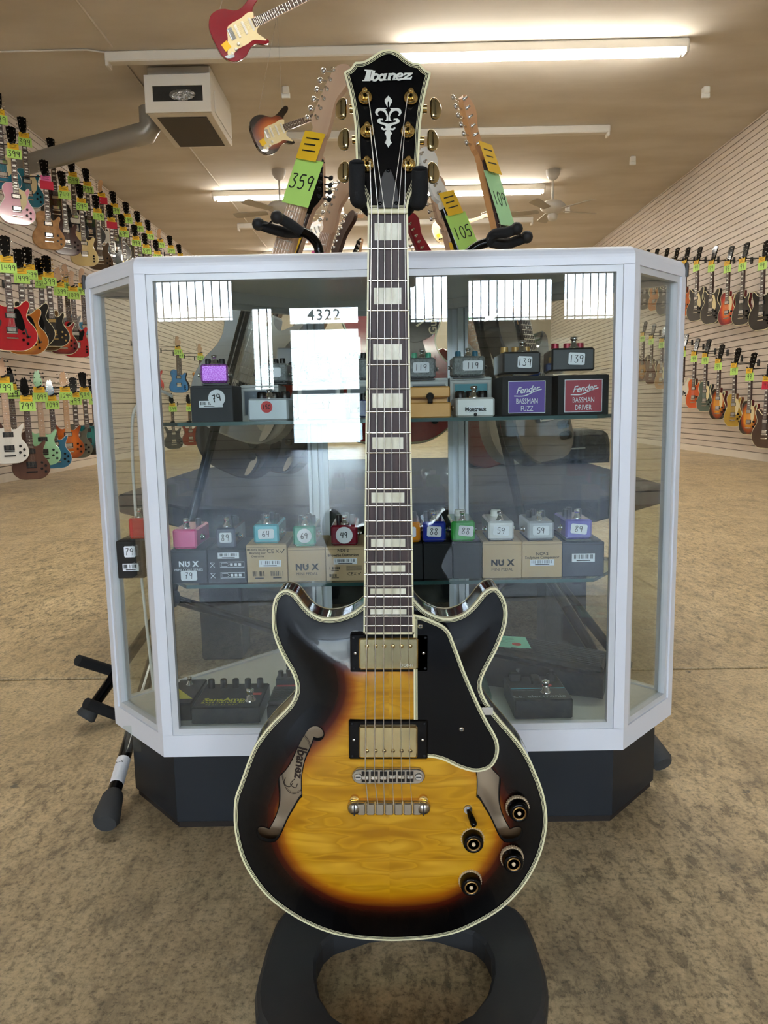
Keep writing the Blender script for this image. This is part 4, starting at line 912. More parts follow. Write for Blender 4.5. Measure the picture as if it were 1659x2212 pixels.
a = G(1050, 1536, -.012); m = MB(); m.box((a[0], a[1], -.012), (.016, .009, .0015), CHROME, RZ(0)); m.obj('bracket', pgo)
# pickups
def pickup(x0, x1, y0, y1, cx0, cx1, cy0, cy1, poley, topn, tilt=0):
    a, b = G(x0, y0, topn-.004), G(x1, y1, topn-.004); c = ((a[0]+b[0])/2, (a[1]+b[1])/2); d = (b[0]-a[0], a[1]-b[1])
    m = MB(); m.box((c[0], c[1], topn-.010), (d[0], d[1], .012), BLACK, bev=.0015); t = m.obj('pickup', hero, 'gold humbucker in a black ring')
    a2, b2 = G(cx0, cy0, topn), G(cx1, cy1, topn); c2 = ((a2[0]+b2[0])/2, (a2[1]+b2[1])/2); d2 = (b2[0]-a2[0], a2[1]-b2[1])
    m = MB(); m.box((c2[0], c2[1], topn-.004), (d2[0], d2[1], .008), GOLDP, bev=.0016); m.obj('cover', t, 'polished gold cover')
    px = [793, 811.5, 830, 849, 867.5, 886.5]
    for x in px:
        q = G(x, poley, topn); m = MB(); m.ball((q[0], q[1], topn), .0026, GOLD, None, 10, (1, 1, .45)); m.box((q[0], q[1], topn+.0011), (.004, .0006, .0003), BLACKM); m.obj('pole_screw', t)
    for sx in (-1, 1):
        m = MB(); m.ball((c[0]+sx*(d[0]/2-.006), c[1], topn-.004), .0022, CHROME, None, 8, (1, 1, .4)); m.obj('height_screw', t)
        for sy in (-1, 1): m = MB(); m.ball((c[0]+sx*(d[0]/2-.004), c[1]+sy*(d[1]/2-.0045), topn-.004), .0018, BLACKM, None, 8, (1, 1, .5)); m.obj('ring_screw', t)
    return c2, d2, t
c2, d2, t_ = pickup(756, 926, 1370, 1452, 775, 903, 1379, 1447, 1396, -.002)
m = MB(); text(m, 'DG8-H', .0052, WHITE, TR(c2[0]+.021, c2[1]-.0135, -.0018)); m.obj('stamp', t_)
pickup(753, 924, 1556, 1641, 775, 902, 1570, 1638, 1622, .0)
# bridge and tailpiece
BRM = mat('satin_bridge_metal', 'b9b3a8', .22, 1)
def bar(x0, x1, y0, y1, n, th, mt, name, label=None):
    a, b = G(x0, y0, n), G(x1, y1, n); L = b[0]-a[0]; h = a[1]-b[1]; c = ((a[0]+b[0])/2, (a[1]+b[1])/2); r = h/2
    pr = [(c[0]+L/2-r+r*math.cos(t), c[1]+r*math.sin(t)) for t in [(-pi/2+pi*k/8) for k in range(9)]]+[(c[0]-L/2+r-r*math.cos(t), c[1]-r*math.sin(t)) for t in [(-pi/2+pi*k/8) for k in range(9)]]
    m = MB(); m.prism(pr, n-th, n, mt, bev=.001); return m.obj(name, hero, label), c, L, h
br, c, L, h = bar(760, 918, 1662, 1694, 0.0, .006, BRM, 'bridge', 'satin gold tune bridge')
SXP = [788.7, 808.6, 828.4, 847.8, 866.8, 885.8]
for i, x in enumerate(SXP):
    q = G(x, 1678 if i < 3 else 1672, .003); m = MB(); m.box((q[0], c[1]+(.0 if i < 3 else .001), .0012), (.0078, .0052, .004), CHROME, bev=.0008); m.box((q[0], c[1], .0003), (.0084, .0135, .0006), mat('bridge_slot', '2b2722', .5, .6)); m.obj('saddle', br)
    m = MB(); m.ball((q[0], c[1]+h/2-.001, .001), .0019, CHROME, None, 8); m.obj('saddle_screw', br)
for s in (-1, 1): m = MB(); m.lathe([(.0046, -.006), (.0046, .0008), (.004, .0014)], CHROME, 18, TR(c[0]+s*(L/2-.0075), c[1], 0)); m.box((c[0]+s*(L/2-.0075), c[1], .0015), (.006, .0009, .0004), BLACKM, None); m.obj('stud', br)
tl, c, L, h = bar(750, 930, 1730, 1759, .0, .008, GOLD, 'tailpiece', 'gold stop tailpiece')
m = MB(); a = G(770, 1732, .002); b = G(911, 1760, .002)
for i in range(7):
    x0 = a[0]+(b[0]-a[0])*i/7+.0006; x1 = a[0]+(b[0]-a[0])*(i+1)/7-.0006
    if i < 7: m.box(((x0+x1)/2, c[1]-.0, .0022), (x1-x0, h*.9, .005), BRM, bev=.0012)
m.obj('comb', tl)
for s in (-1, 1):
    m = MB(); m.ball((c[0]+s*(L/2-.0085), c[1]-.0, .002), .0082, BRM, None, 18, (1, 1, .55)); m.box((c[0]+s*(L/2-.0085), c[1], .0064), (.0012, .014, .0008), BLACKM); m.obj('stud', tl)
    m = MB(); m.lathe([(.0055, -.012), (.0055, -.002)], GOLD, 14, TR(c[0]+s*(L/2-.0085), c[1]+.008, 0)); m.obj('bushing', tl)
# strings
STG = mat('wound_string', 'dcd4c6', .3, .85)
NX = [802.7, 817.2, 831.2, 845.9, 860.3, 874]; TX = [795.7, 816, 830.5, 850, 869, 889.7]; order = [2, 1, 0, 3, 4, 5]
order = [2, 1, 0, 3, 4, 5]
for i in range(6):
    p = PT[order[i]]; a3 = ht @ Vector((p[0]+(.003 if i < 3 else -.003), p[1], HZ+.009)); nn = G(NX[i], 458, .0035); bb = G(SXP[i], 1678, .0055); tt = G(TX[i], 1736, .003)
    m = MB(); m.tube([tuple(a3), (nn[0], nn[1], .0038), (bb[0], bb[1], .0052), (tt[0], tt[1], .0045)], [.00068, .0006, .0005, .00042, .00036, .00032][i], STG, 6); m.obj('string', hero)
# toggle switch and knobs
q = G(1010, 1745, -.010); m = MB(); T = TR(q[0], q[1], -.0105)
m.lathe([(.0088, 0), (.009, .001), (.0065, .003), (.0055, .0035), (.005, .006)], CHROME, 24, T); sw = m.obj('toggle_switch', hero)
m = MB(); m.tube([tuple(T @ Vector((0, 0, .004))), tuple(T @ Vector((.0022, -.003, .013))), tuple(T @ Vector((.005, -.008, .021)))], [.002, .0036, .0042], BLACK, 12); m.ball(tuple(T @ Vector((.0051, -.0083, .0212))), .0042, BLACK); m.obj('tip', sw)
for px, py in ((1117, 1742), (1020, 1808), (1105, 1850), (1015, 1900)):
    q = G(px, py, -.010); T = TR(q[0], q[1], -.0115); m = MB()
    m.lathe([(.0135, 0), (.0136, .003), (.0128, .006)], mat('parchment_skirt', 'd9c3a0', .35), 28, T)
    for k in range(28):
        a = 2*pi*k/28; m.box((.0137*math.cos(a), .0137*math.sin(a), .003), (.0012, .0012, .005), mat('parchment_skirt'), T)
    kn = m.obj('control_knob', hero, 'black and cream control knob')
    m = MB(); m.lathe([(.0128, .006), (.0126, .013), (.0118, .0165), (.0105, .018), (.0085, .018), (.0082, .0172)], BLACK, 28, T); m.obj('cap', kn)
    m = MB(); m.lathe([(.0084, .0172), (.0082, .0185), (.0068, .0188), (.0066, .016), (.002, .0155)], mat('gold_insert', 'b08a55', .25, .9), 24, T); m.lathe([(.0024, .0155), (.0022, .0185), (.001, .0188)], mat('pin_cream', 'e0c8a4', .4), 12, T); m.obj('insert', kn)
# paper label inside the left f hole
q = G(640, 1655, -.05); m = MB(); LBLM = mat('parchment_label', 'b9a282', .6); z_ = EDGE-TK+.0065
T = TR(q[0], q[1], z_) @ RZ(math.radians(-8)); el = [(.017*1.15*math.cos(2*pi*k/40), .042*math.sin(2*pi*k/40)) for k in range(40)]
m.prism(el, 0, .0003, LBLM, T); BRI = mat('brown_print', '3a2618', .6)
m.ribbon([(a*.95, b*.96) for a, b in el], .0008, BRI, .0005, T, True); m.ribbon([(a*.89, b*.92) for a, b in el], .0004, BRI, .0005, T, True)
text(m, 'Ibanez', .0165, BRI, T @ RZ(-pi/2) @ TR(-.003, .004, .0006), off=.03, shear=.15)
for k in (-1, 1): m.ribbon(smooth_poly([(-.006+k*.006, -.02), (-.009+k*.004, -.028), (-.002+k*.004, -.032), (.001+k*.003, -.026)], 4, False), .0011, BRI, .0006, T)
m.obj('label', hero, 'oval paper label inside the sound hole')

# stand
sroot = HM @ Vector((0, 0, 0))
stand = empty('guitar_stand', 'black guitar stand with flat open ring base and foam yoke holding the sunburst guitar', 'guitar stand', (0, GY, 0))
BASEM = mat('powder_black_base', '2d2f31', .55, bump=(700, .25, .0006))
def gp(px, py, z): p = atZ(px, py, z); return (p.x, p.y-GY)
bo = [gp(x, y, .03) for x, y in ((612, 1975), (588, 2010), (575, 2050), (565, 2100), (563, 2150), (572, 2190), (600, 2212))]
oR = [(.178, .115), (.150, .128), (0, .135), (-.150, .128), (-.176, .112)]
base_o = [(-.160, .128), (-.169, .108), (-.1745, .06), (-.1765, .01), (-.176, -.02), (-.168, -.055), (-.150, -.085), (-.122, -.112), (-.08, -.13), (0, -.137), (.08, -.13), (.122, -.112), (.150, -.085), (.17, -.055), (.18, -.02), (.183, .01), (.181, .06), (.176, .108), (.166, .128), (.14, .150), (.09, .160), (0, .164), (-.09, .160), (-.135, .150)]
base_i = [(-.100, .058), (-.106, .03), (-.103, 0), (-.096, -.03), (-.08, -.058), (-.06, -.074), (0, -.086), (.06, -.074), (.085, -.058), (.105, -.03), (.115, 0), (.118, .03), (.112, .058), (.1, .075), (.05, .098), (0, .104), (-.04, .098), (-.088, .075)]
m = MB(); bo_ = [(a, b, 0) for a, b in base_o]
def ringpts(a, k):     # resample a closed polygon by angle about the centre
    out = []
    for i in range(k):
        t = 2*pi*i/k; d = Vector((math.cos(t), math.sin(t))); best = None
        for j in range(len(a)):
            p = Vector(a[j]); q = Vector(a[(j+1) % len(a)]); e = q-p; den = d.x*e.y-d.y*e.x
            if abs(den) < 1e-12: continue
            s_ = (p.x*e.y-p.y*e.x)/den; u_ = (p.x*d.y-p.y*d.x)/den
            if s_ > 0 and -1e-6 <= u_ <= 1+1e-6: best = s_
        out.append((d.x*best, d.y*best))
    return out
K = 96; ro = ringpts(base_o, K); ri = ringpts(base_i, K)
prof = [(ro, 0, 1.0), (ro, .018, 1.0), (ro, .027, .985), (ro, .030, .96), (ri, .030, 1.035), (ri, .026, 1.0), (ri, 0, 1.0)]
v = []; f = []
for rg, z, sc in prof: v += [(a*sc, b*sc, z) for a, b in rg]
for r in range(len(prof)-1):
    for i in range(K): f.append((r*K+i, r*K+(i+1) % K, (r+1)*K+(i+1) % K, (r+1)*K+i))
m.add(v, f, BASEM); m.obj('ring_base', stand)
m = MB(); m.tube([(0, .135, .02), (0, .13, .1), (-.0, .105, .9)], .011, BLACKM, 14); m.obj('pole', stand)
hpole = Vector((N_.x, .105, N_.z-.0))
m = MB(); m.lathe([(.016, 0), (.018, .01), (.018, .05), (.012, .06)], BLACKM, 16, TR(0, .105, .86)); m.box((0, .075, .905), (.03, .06, .03), BLACKM, bev=.005); m.obj('collar', stand)
for s, px, py, py2 in ((-1, 771, 352, 410), (1, 907, 366, 415)):
    a = atY(px, py, GY-.022); b = atY(px, py2, GY-.010); c3 = atY(838+s*47, 449, GY+.022); d3 = atY(838+s*20, 456, GY+.045)
    P = [Vector((a.x, a.y-GY, a.z)), Vector((b.x, b.y-GY, b.z)), Vector((b.x-s*.001, b.y-GY+.008, b.z-.008)), Vector((c3.x+s*.003, c3.y-GY-.006, c3.z+.006)), Vector((c3.x-s*.006, c3.y-GY, c3.z-.002)), Vector((d3.x, d3.y-GY, d3.z))]
    q = smooth_poly([tuple(p) for p in P], 5, False)
    m = MB(); m.tube(q, [.0082]+[.0086]*(len(q)-2)+[.008], FOAM, 16); m.ball(tuple(P[0]), .0082, FOAM, None, 16, (1, 1, .35)); m.obj('foam_yoke', stand)
# ------------------------------------------------------------------ the six-sided glass display case
CX, FY = -.004, 1.218
PLAN = [(-.389+CX, FY), (.389+CX, FY), (.523+CX, 1.362), (.165+CX, 1.745), (-.165+CX, 1.745), (-.523+CX, 1.362)]
DECK, SH1, SH2, CTOP = .188, .706, .436, .966
case = empty('display_case', 'six-sided silver and glass display case on a black plinth, full of effect pedals', 'display case', (CX, 1.45, 0))
cT = TR(-CX, -1.45, 0)
def cobj(m, name, label=None, parent=None):
    p = parent or case
    m.v = [tuple(cT @ Vector(a)) for a in m.v]; return m.obj(name, p, label)
BASEL = mat('black_laminate', '1d2126', .5, spec=.4)
pb = offset_poly(PLAN, .022)
m = MB(); m.prism(pb, .012, .144, BASEL, bev=.001); m.prism(offset_poly(pb, .004), 0, .0125, mat('toe_kick', '241c16', .8)); cobj(m, 'plinth', 'black laminate plinth')
m = MB(); m.sweep(PLAN, [(0, .143), (0, .181), (.03, .181), (.03, .143)], ALU); cobj(m, 'bottom_rail')
m = MB(); pr = [(0, .937), (0, .948)]+[(.014-.014*math.cos(t), .948+.0175*math.sin(t)) for t in [pi/2*k/6 for k in range(1, 7)]]+[(.05, .9655), (.05, .96), (.03, .937)]
m.sweep(PLAN, pr, ALU, True, False); cobj(m, 'top_rail', 'rounded silver top rail')
m = MB(); m.prism(offset_poly(PLAN, .04), .955, .964, mat('top_panel', 'f0f2f2', .3, .4)); cobj(m, 'top_panel', 'brushed metal top panel')
m = MB(); m.prism(offset_poly(PLAN, .012), .176, DECK, mat('white_deck', 'c9c9c4', .5)); cobj(m, 'deck', 'white laminate display floor')
n6 = 6
for i in range(6):
    a = Vector(PLAN[i]); b = Vector(PLAN[(i+1) % 6]); d = (b-a).normalized(); nn = Vector((-d.y, d.x)); L = (b-a).length
    rear = i == 3
    W = .017
    for s, o in ((0, a), (1, b)):       # posts: flat strips either side of each corner
        c = o+d*(W/2 if s == 0 else -W/2)+nn*.006; ang = math.atan2(d.y, d.x)
        m = MB(); m.box((0, 0, 0), (W, .012, .757), ALU, TR(c.x, c.y, .559) @ RZ(ang)); cobj(m, 'post')
    if rear:
        for u in (.0,): pass
    m = MB(); T = TR(a.x, a.y, 0) @ RZ(math.atan2(d.y, d.x)); z0, z1 = .181, .937; u0, u1 = W, L-W; bw = .0105
    for (c, e) in (((u0+bw/2, (z0+z1)/2), (bw, z1-z0)), ((u1-bw/2, (z0+z1)/2), (bw, z1-z0))): m.box((c[0], .009, c[1]), (e[0], .012, e[1]), ALUD, T)
    for zc in (z0+bw/2, z1-bw/2): m.box(((u0+u1)/2, .009, zc), (u1-u0-2*bw, .012, bw), ALUD, T)
    if rear: m.box((L/2, .012, (z0+z1)/2), (.02, .016, z1-z0), ALUD, T)
    fo = cobj(m, 'pane_frame')
    m = MB(); m.add([(u0+bw*.6, .010, z0+bw*.6), (u1-bw*.6, .010, z0+bw*.6), (u1-bw*.6, .010, z1-bw*.6), (u0+bw*.6, .010, z1-bw*.6), (u0+bw*.6, .014, z0+bw*.6), (u1-bw*.6, .014, z0+bw*.6), (u1-bw*.6, .014, z1-bw*.6), (u0+bw*.6, .014, z1-bw*.6)], [(0, 1, 2, 3), (7, 6, 5, 4)], GLASS, T); cobj(m, 'glass_pane', 'clear glass pane')
for i in (2, 5):
    a = PLAN[i]; m = MB(); m.lathe([(.004, .938), (.0045, .955), (.003, .962)], mat('corner_cap', '3a3836', .4), 10, TR(a[0], a[1], 0)); cobj(m, 'corner_cap')
for x in (-.165+CX, .165+CX):
    m = MB(); m.box((x, 1.72, .56), (.012, .02, .76), ALUD); m.box((x+(.012 if x > 0 else -.012), 1.71, .56), (.006, .012, .76), ALU); cobj(m, 'shelf_upright')
    m = MB(); m.box((x*1.0, 1.735, .56), (.03, .006, .75), ALU); cobj(m, 'rear_mullion')
for z, nm in ((SH1, 'upper'), (SH2, 'lower')):
    sp_ = [( -.34+CX, 1.238), (.34+CX, 1.238), (.44+CX, 1.375), (.14+CX, 1.70), (-.14+CX, 1.70), (-.44+CX, 1.375)]
    m = MB(); m.prism(sp_, z-.006, z, SHELFGLASS, ms=GREENEDGE); so = cobj(m, 'glass_shelf', nm+' glass shelf')
    for q in ((sp_[2][0], sp_[2][1]), (sp_[5][0], sp_[5][1])): m = MB(); m.lathe([(.006, z-.014), (.006, z-.0065)], CHROME, 10, TR(q[0], q[1], 0)); cobj(m, 'shelf_clip')
m = MB(); p0 = atZ(255, 1590, .15); m.add([(-.515, 1.335, .17), (-.512, 1.33, .10), (-.475, 1.30, .13), (-.49, 1.31, .165)], [(0, 1, 2, 3)], GLASS)
m = MB(); m.tube(smooth_poly([(-.44, 1.33, .22), (-.455, 1.34, .5), (-.452, 1.34, .70), (-.43, 1.34, .745), (-.40, 1.335, .76), (-.375, 1.33, .75)], 6, False), .0028, WHITE, 8); tag(m.obj('cable'), 'white power cable rising in the left corner of the glass case', 'cable')
m = MB(); m.box((-.478, 1.31, .135), (.03, .002, .05), GLASS, RZ(0)); cobj(m, 'tape', 'scrap of clear tape')

# ------------------------------------------------------------------ boxes and pedals
def sticker(parent, x, z, w, h, txt, y=-.0008, rnd=False, c=PAPER, rot=0, ink=INK, size=.62, holder='price_sticker'):
    m = MB(); T = TR(x, y, z) @ RX(pi/2) @ RZ(rot)
    if rnd: m.prism([(w/2*math.cos(2*pi*k/28), w/2*math.sin(2*pi*k/28)) for k in range(28)], 0, .0003, c, T)
    else: m.prism([(a*(w/2)+(0 if abs(a) < 1 else 0), b*(h/2)) for a, b in ((-1, -.8), (-.85, -1), (.85, -1), (1, -.8), (1, .8), (.85, 1), (-.85, 1), (-1, .8))], 0, .0003, c, T)
    if txt: digits(m, txt, h*size, T @ TR(0, 0, .0006), wd=h*.06, m=ink)
    return m.obj(holder, parent)
def barcode(m, x, z, w, h, T, y=-.0012, white=True, c=INK):
    if white: m.box((x, y+.0004, z), (w, .0004, h), PAPER, T)
    k = int(w/.0014)
    for i in range(k):
        if random.random() < .62: m.box((x-w*.43+i*w*.86/k, y, z+h*.12), (w*.86/k*random.choice((.4, .8)), .0003, h*.5), c, T)
    m.ribbon([(x-w*.3, 0), (x+w*.3, 0)], h*.12, c, 0, T @ TR(0, y, z-h*.33) @ RX(pi/2))
def switch(m, x, y, z, s=1.0, mt=CHROME):
    m.lathe([(.0066*s, 0), (.0066*s, .002*s), (.0045*s, .003*s), (.0045*s, .006*s), (.003*s, .0065*s), (.003*s, .010*s), (.0046*s, .011*s), (.0044*s, .0145*s), (.002*s, .015*s)], mt, 16, TR(x, y, z))
def jack(parent, x, y, z, s):
    m = MB(); T = TR(x, y, z) @ RY(s*pi/2); m.lathe([(.0055, 0), (.0055, .002), (.0035, .0025), (.0035, .006)], CHROME, 8, T); m.obj('jack', parent)
SHELF_OBJS = {}
def front_rect(x0, x1, y0, y1, Y):
    a = atY(x0, (y0+y1)/2, Y); b = atY(x1, (y0+y1)/2, Y); t = atY((x0+x1)/2, y0, Y); u = atY((x0+x1)/2, y1, Y)
    return (a.x+b.x)/2, b.x-a.x, t.z-u.z, u.z
def carton(x0, x1, y0, y1, z, label, c='c4a880', Y=1.252, D=.12, art=None, group=None, rot=0, h=None):
    cx, w, hh, zb = front_rect(x0, x1, y0, y1, Y); hh = h or hh
    t = empty('pedal_box', label, 'box', mtx=TR(cx, Y, z) @ RZ(rot), group=group)
    m = MB(); m.box((0, D/2, hh/2), (w, D, hh), C(c, .7), bev=.0008)
    m.ribbon([(-w/2+.001, 0), (w/2-.001, 0)], .0006, C('6a5a44' if c == 'c4a880' else '0c0c0c', .8), 0, TR(0, -.0003, hh*.93) @ RX(pi/2))
    b = m.obj('carton', t)
    m = MB(); m.box((0, D/2+.002, hh+.0004), (w-.004, D-.006, .0006), C(c, .7)); m.obj('lid_flap', t)
    if art:
        m = MB(); art(m, w, hh, t)
        if m.v: m.obj('print', t)
    SHELF_OBJS[label] = (cx, z+hh+.0008, Y, w); return t
def mini(x0, x1, y0, y1, z, label, c, price=None, rnd=False, rot=0, Y=1.256, D=.092, knobs=('0e0e10', 3), hammered=False, jacks=(1, -1), inkrot=0, group=None, sparkle=False, strot=0):
    cx, w, hh, zb = front_rect(x0, x1, y0, y1, Y)
    t = empty('effect_pedal', label, 'effect pedal', mtx=TR(cx, Y, z) @ RZ(rot), group=group)
    mm = mat('hammertone_'+c, c, .28, .55, bump=(260, 1.0, .004)) if hammered else (mat('sparkle_'+c, c, .25, .35, coat=.6, noise=('c88ad8', 700, (1, 1, 1), .45, .6)) if sparkle else mat('enamel_'+c, c, .22, .1, coat=.5))
    m = MB(); m.box((0, D/2, hh/2+.0015), (w, D, hh-.003), mm, bev=min(.003, w*.08)); m.box((0, D/2, .001), (w*.96, D*.97, .002), C('202022'))
    m.obj('housing', t)
    m = MB(); m.box((0, D/2, hh*.18), (w+.0004, D+.0004, .0005), C('303236')); m.obj('seam', t)
    m = MB(); switch(m, 0, .016, hh, 1.0); m.obj('footswitch', t)
    kc, kn = knobs
    pos = [(-.26, .55), (.26, .55), (0, .8)] if kn == 3 else ([(0, .72)] if kn == 1 else [(-.27, .6), (.27, .6)])
    for px_, py_ in pos:
        m = MB(); r = .0052 if kn != 1 else .009
        m.lathe([(r, 0), (r, .009), (r*.85, .011)], mat('knob_'+kc, kc, .3), 14, TR(px_*w, py_*D, hh)); m.ribbon([(px_*w, py_*D-r*.8), (px_*w, py_*D)], .001, PAPER, hh+.0112); m.obj('knob', t)
    for s in jacks: jack(t, s*w/2, D*.35, hh*.5, s)
    if price: sticker(t, (inkrot)*w, hh*.56, w*(.62 if not rnd else .64), hh*(.46 if not rnd else .6), price, rnd=rnd, size=(.62 if not rnd else .42), rot=strot)
    return t
def nux(m, w, h, z=.6, s=.0125, c=INK, sub='MINI PEDAL'):
    text(m, 'NU X', s, c, TR(0, -.0008, h*z) @ RX(pi/2), off=.045, space=1.1); m.ribbon([(.0012, -.004), (.0042, 0), (.0012, .004)], .0018, c, 0, TR(-.0025, -.0009, h*z) @ RX(pi/2)); text(m, sub, s*.48, c, TR(0, -.0008, h*z-s*.78) @ RX(pi/2))
def art_nux(c=INK): return lambda m, w, h, t: nux(m, w, h, .42, .0145, c)
def T_(x, z): return TR(x, -.0008, z) @ RX(pi/2)
def art_ce(m, w, h, t):
    for i, s in enumerate(('MODEL NOD-3', 'Morning Star', 'Overdrive')): text(m, s, .0052, mat('brown_ink', '4a3a28', .7), T_(-w*.22, h*(.87-.09*i)), off=.02)
    text(m, 'CE', .010, INK, T_(w*.10, h*.82)); text(m, 'X', .009, INK, T_(w*.27, h*.82)); m.ribbon([(-.003, .001), (-.001, -.003), (.004, .004)], .0013, INK, 0, T_(w*.39, h*.82))
    barcode(m, w*.08, h*.5, w*.55, h*.18, I4()); barcode(m, -w*.2, h*.2, w*.36, h*.26, I4(), white=False); barcode(m, w*.25, h*.2, w*.36, h*.26, I4(), white=False)
def art_nds(m, w, h, t):
    text(m, 'NDS-2', .0068, INK, T_(-w*.05, h*.9), off=.02); text(m, 'Brownie Distortion', .0066, INK, T_(-w*.05, h*.76), off=.02)
    barcode(m, -w*.0, h*.58, w*.6, h*.18, I4()); barcode(m, -w*.27, h*.36, w*.32, h*.16, I4(), white=False); barcode(m, -w*.27, h*.15, w*.32, h*.16, I4(), white=False)
    for k in range(5): m.ribbon([(w*.02, 0), (w*.42, 0)], .0007, INK, 0, T_(0, h*(.44-.03*k)))
    text(m, 'CE', .008, INK, T_(w*.12, h*.2)); text(m, 'X', .007, INK, T_(w*.24, h*.2)); m.ribbon([(-.002, .001), (-.001, -.002), (.003, .003)], .001, INK, 0, T_(w*.35, h*.2))
def art_ncp(m, w, h, t):
    text(m, 'NCP-2', .0072, INK, T_(0, h*.66), off=.02); text(m, 'Sculpture Compressor', .0062, INK, T_(0, h*.56), off=.02); barcode(m, 0, h*.42, w*.6, h*.17, I4())
def art_core(m, w, h, t):
    nux(m, w, h, .58, .0125, PAPER, 'MINI CORE SERIES'); sticker(t, .0, h*.24, w*.44, h*.3, '79')
def art_grey(m, w, h, t):
    barcode(m, w*.05, h*.82, w*.56, h*.18, I4())
    for z, k in ((.54, 3), (.22, 4)):
        m.ribbon([(-w*.18, -.004), (w*.46, -.004), (w*.46, .005), (-w*.18, .005)], .0009, PAPER, 0, T_(0, h*z), True); m.ribbon([(-w*.14, -.0025), (.0, -.0025), (.004, .0005), (0, .0035), (-w*.14, .0035)], .0007, PAPER, 0, T_(0, h*z), True)
        for j in range(3): m.box((w*(.12+.11*j), -.0009, h*z+.0005), (w*.07, .0002, .0045), PAPER)
        m.ribbon([(-w*.44, .004), (-w*.32, -.004)], .0008, PAPER, 0, T_(0, h*z)); m.ribbon([(-w*.44, -.004), (-w*.32, .004), (-w*.44, .004)], .0008, PAPER, 0, T_(0, h*z))
def art_bar(m, w, h, t): barcode(m, w*.0, h*.55, w*.55, h*.24, I4())
BX = 'cartons on the lower glass shelf'; PD = 'mini pedals on the lower glass shelf'
KR = 'c4a880'
c_h = .0
carton(252, 310, 1160, 1240, SH2, 'black carton with a 79 price sticker in the left corner of the case', '1e1a16', Y=1.30, D=.1, art=lambda m, w, h, t: (sticker(t, 0, h*.72, w*.42, h*.3, '79'), barcode(m, 0, h*.3, w*.6, h*.2, I4())), group=BX)
mini(278, 312, 1114, 1162, SH2+.067, 'bright red mini pedal in the left corner, on the black carton', 'c4141c', Y=1.30, group=PD)
carton(367, 447, 1179, 1251, SH2, 'dark carton with white brand print and 79 sticker', '2b2e34', art=art_core, group=BX)
mini(372, 424, 1133, 1179, SH2+.0555, 'pink mini pedal on the dark carton, leftmost in the front row', 'e2588e', None, knobs=('1a1a1a', 2), group=PD)
carton(449, 531, 1179, 1251, SH2, 'dark grey carton with recycling symbols', '34373d', art=art_grey, group=BX)
mini(466, 508, 1131, 1179, SH2+.0555, 'dark grey mini pedal with a square 89 sticker', '4c4f5c', '89', knobs=('1a1a1a', 3), group=PD)
carton(533, 620, 1172, 1253, SH2, 'kraft carton with two bar codes under the teal pedal', KR, art=art_ce, group=BX, D=.13)
mini(547, 602, 1125, 1170, SH2+.0622, 'teal mini pedal marked 64', '4fa9b4', '64', group=PD, jacks=(1,))
carton(622, 703, 1178, 1251, SH2, 'kraft carton with dark brand print under the green 69 pedal', KR, art=art_nux(), group=BX)
mini(633, 682, 1130, 1178, SH2+.0562, 'sea green mini pedal with round 69 sticker', '2f8f72', '69', rnd=True, group=PD, jacks=(1,))
carton(704, 788, 1177, 1250, SH2, 'kraft carton with distortion print under the maroon pedal', KR, art=art_nds, group=BX)
mini(715, 772, 1128, 1176, SH2+.0562, 'maroon mini pedal with round 49 sticker', '7c1226', '49', rnd=True, group=PD, jacks=(1,))
for k, (a, b, c, cn, pr) in enumerate(((850, 914, 'e08a10', 'orange', '88'), (915, 978, '1c2f96', 'royal blue', '88'), (979, 1042, '2f9a36', 'bright green', '88'))):
    carton(a, b-1, 1170, 1247, SH2, 'plain black carton under the %s pedal' % cn, '141516', group=BX, D=.13)
    x0, x1 = ((858, 908), (913, 963), (975, 1026))[k]
    mini(x0, x1, 1120, 1168, SH2+.0596, cn+' mini pedal marked 88', c, pr, group=PD, knobs=(('e8e4d8', 1) if k == 2 else ('1a1a1a', 3)), inkrot=.12 if k == 2 else 0, strot=-.05*k)
carton(1043, 1127, 1168, 1246, SH2, 'kraft carton with dark brand print under the white 59 pedal', KR, art=art_nux(), group=BX)
mini(1055, 1110, 1122, 1167, SH2+.0605, 'white mini pedal marked 59', 'dcdcda', '59', knobs=('e8e6e0', 1), group=PD, strot=-.1)
carton(1128, 1214, 1167, 1244, SH2, 'kraft carton with compressor print under the silver pedal', KR, art=art_ncp, group=BX)
mini(1140, 1197, 1120, 1164, SH2+.06, 'brushed silver mini pedal marked 59', 'b4b6b8', '59', group=PD)
carton(1215, 1305, 1170, 1228, SH2, 'dark carton with a bar code under the purple pedal', '3a3d48', art=art_bar, group=BX, h=.059)
mini(1222, 1279, 1118, 1164, SH2+.0605, 'purple mini pedal marked 89, last of the row', '6a60b4', '89', group=PD, strot=-.12)

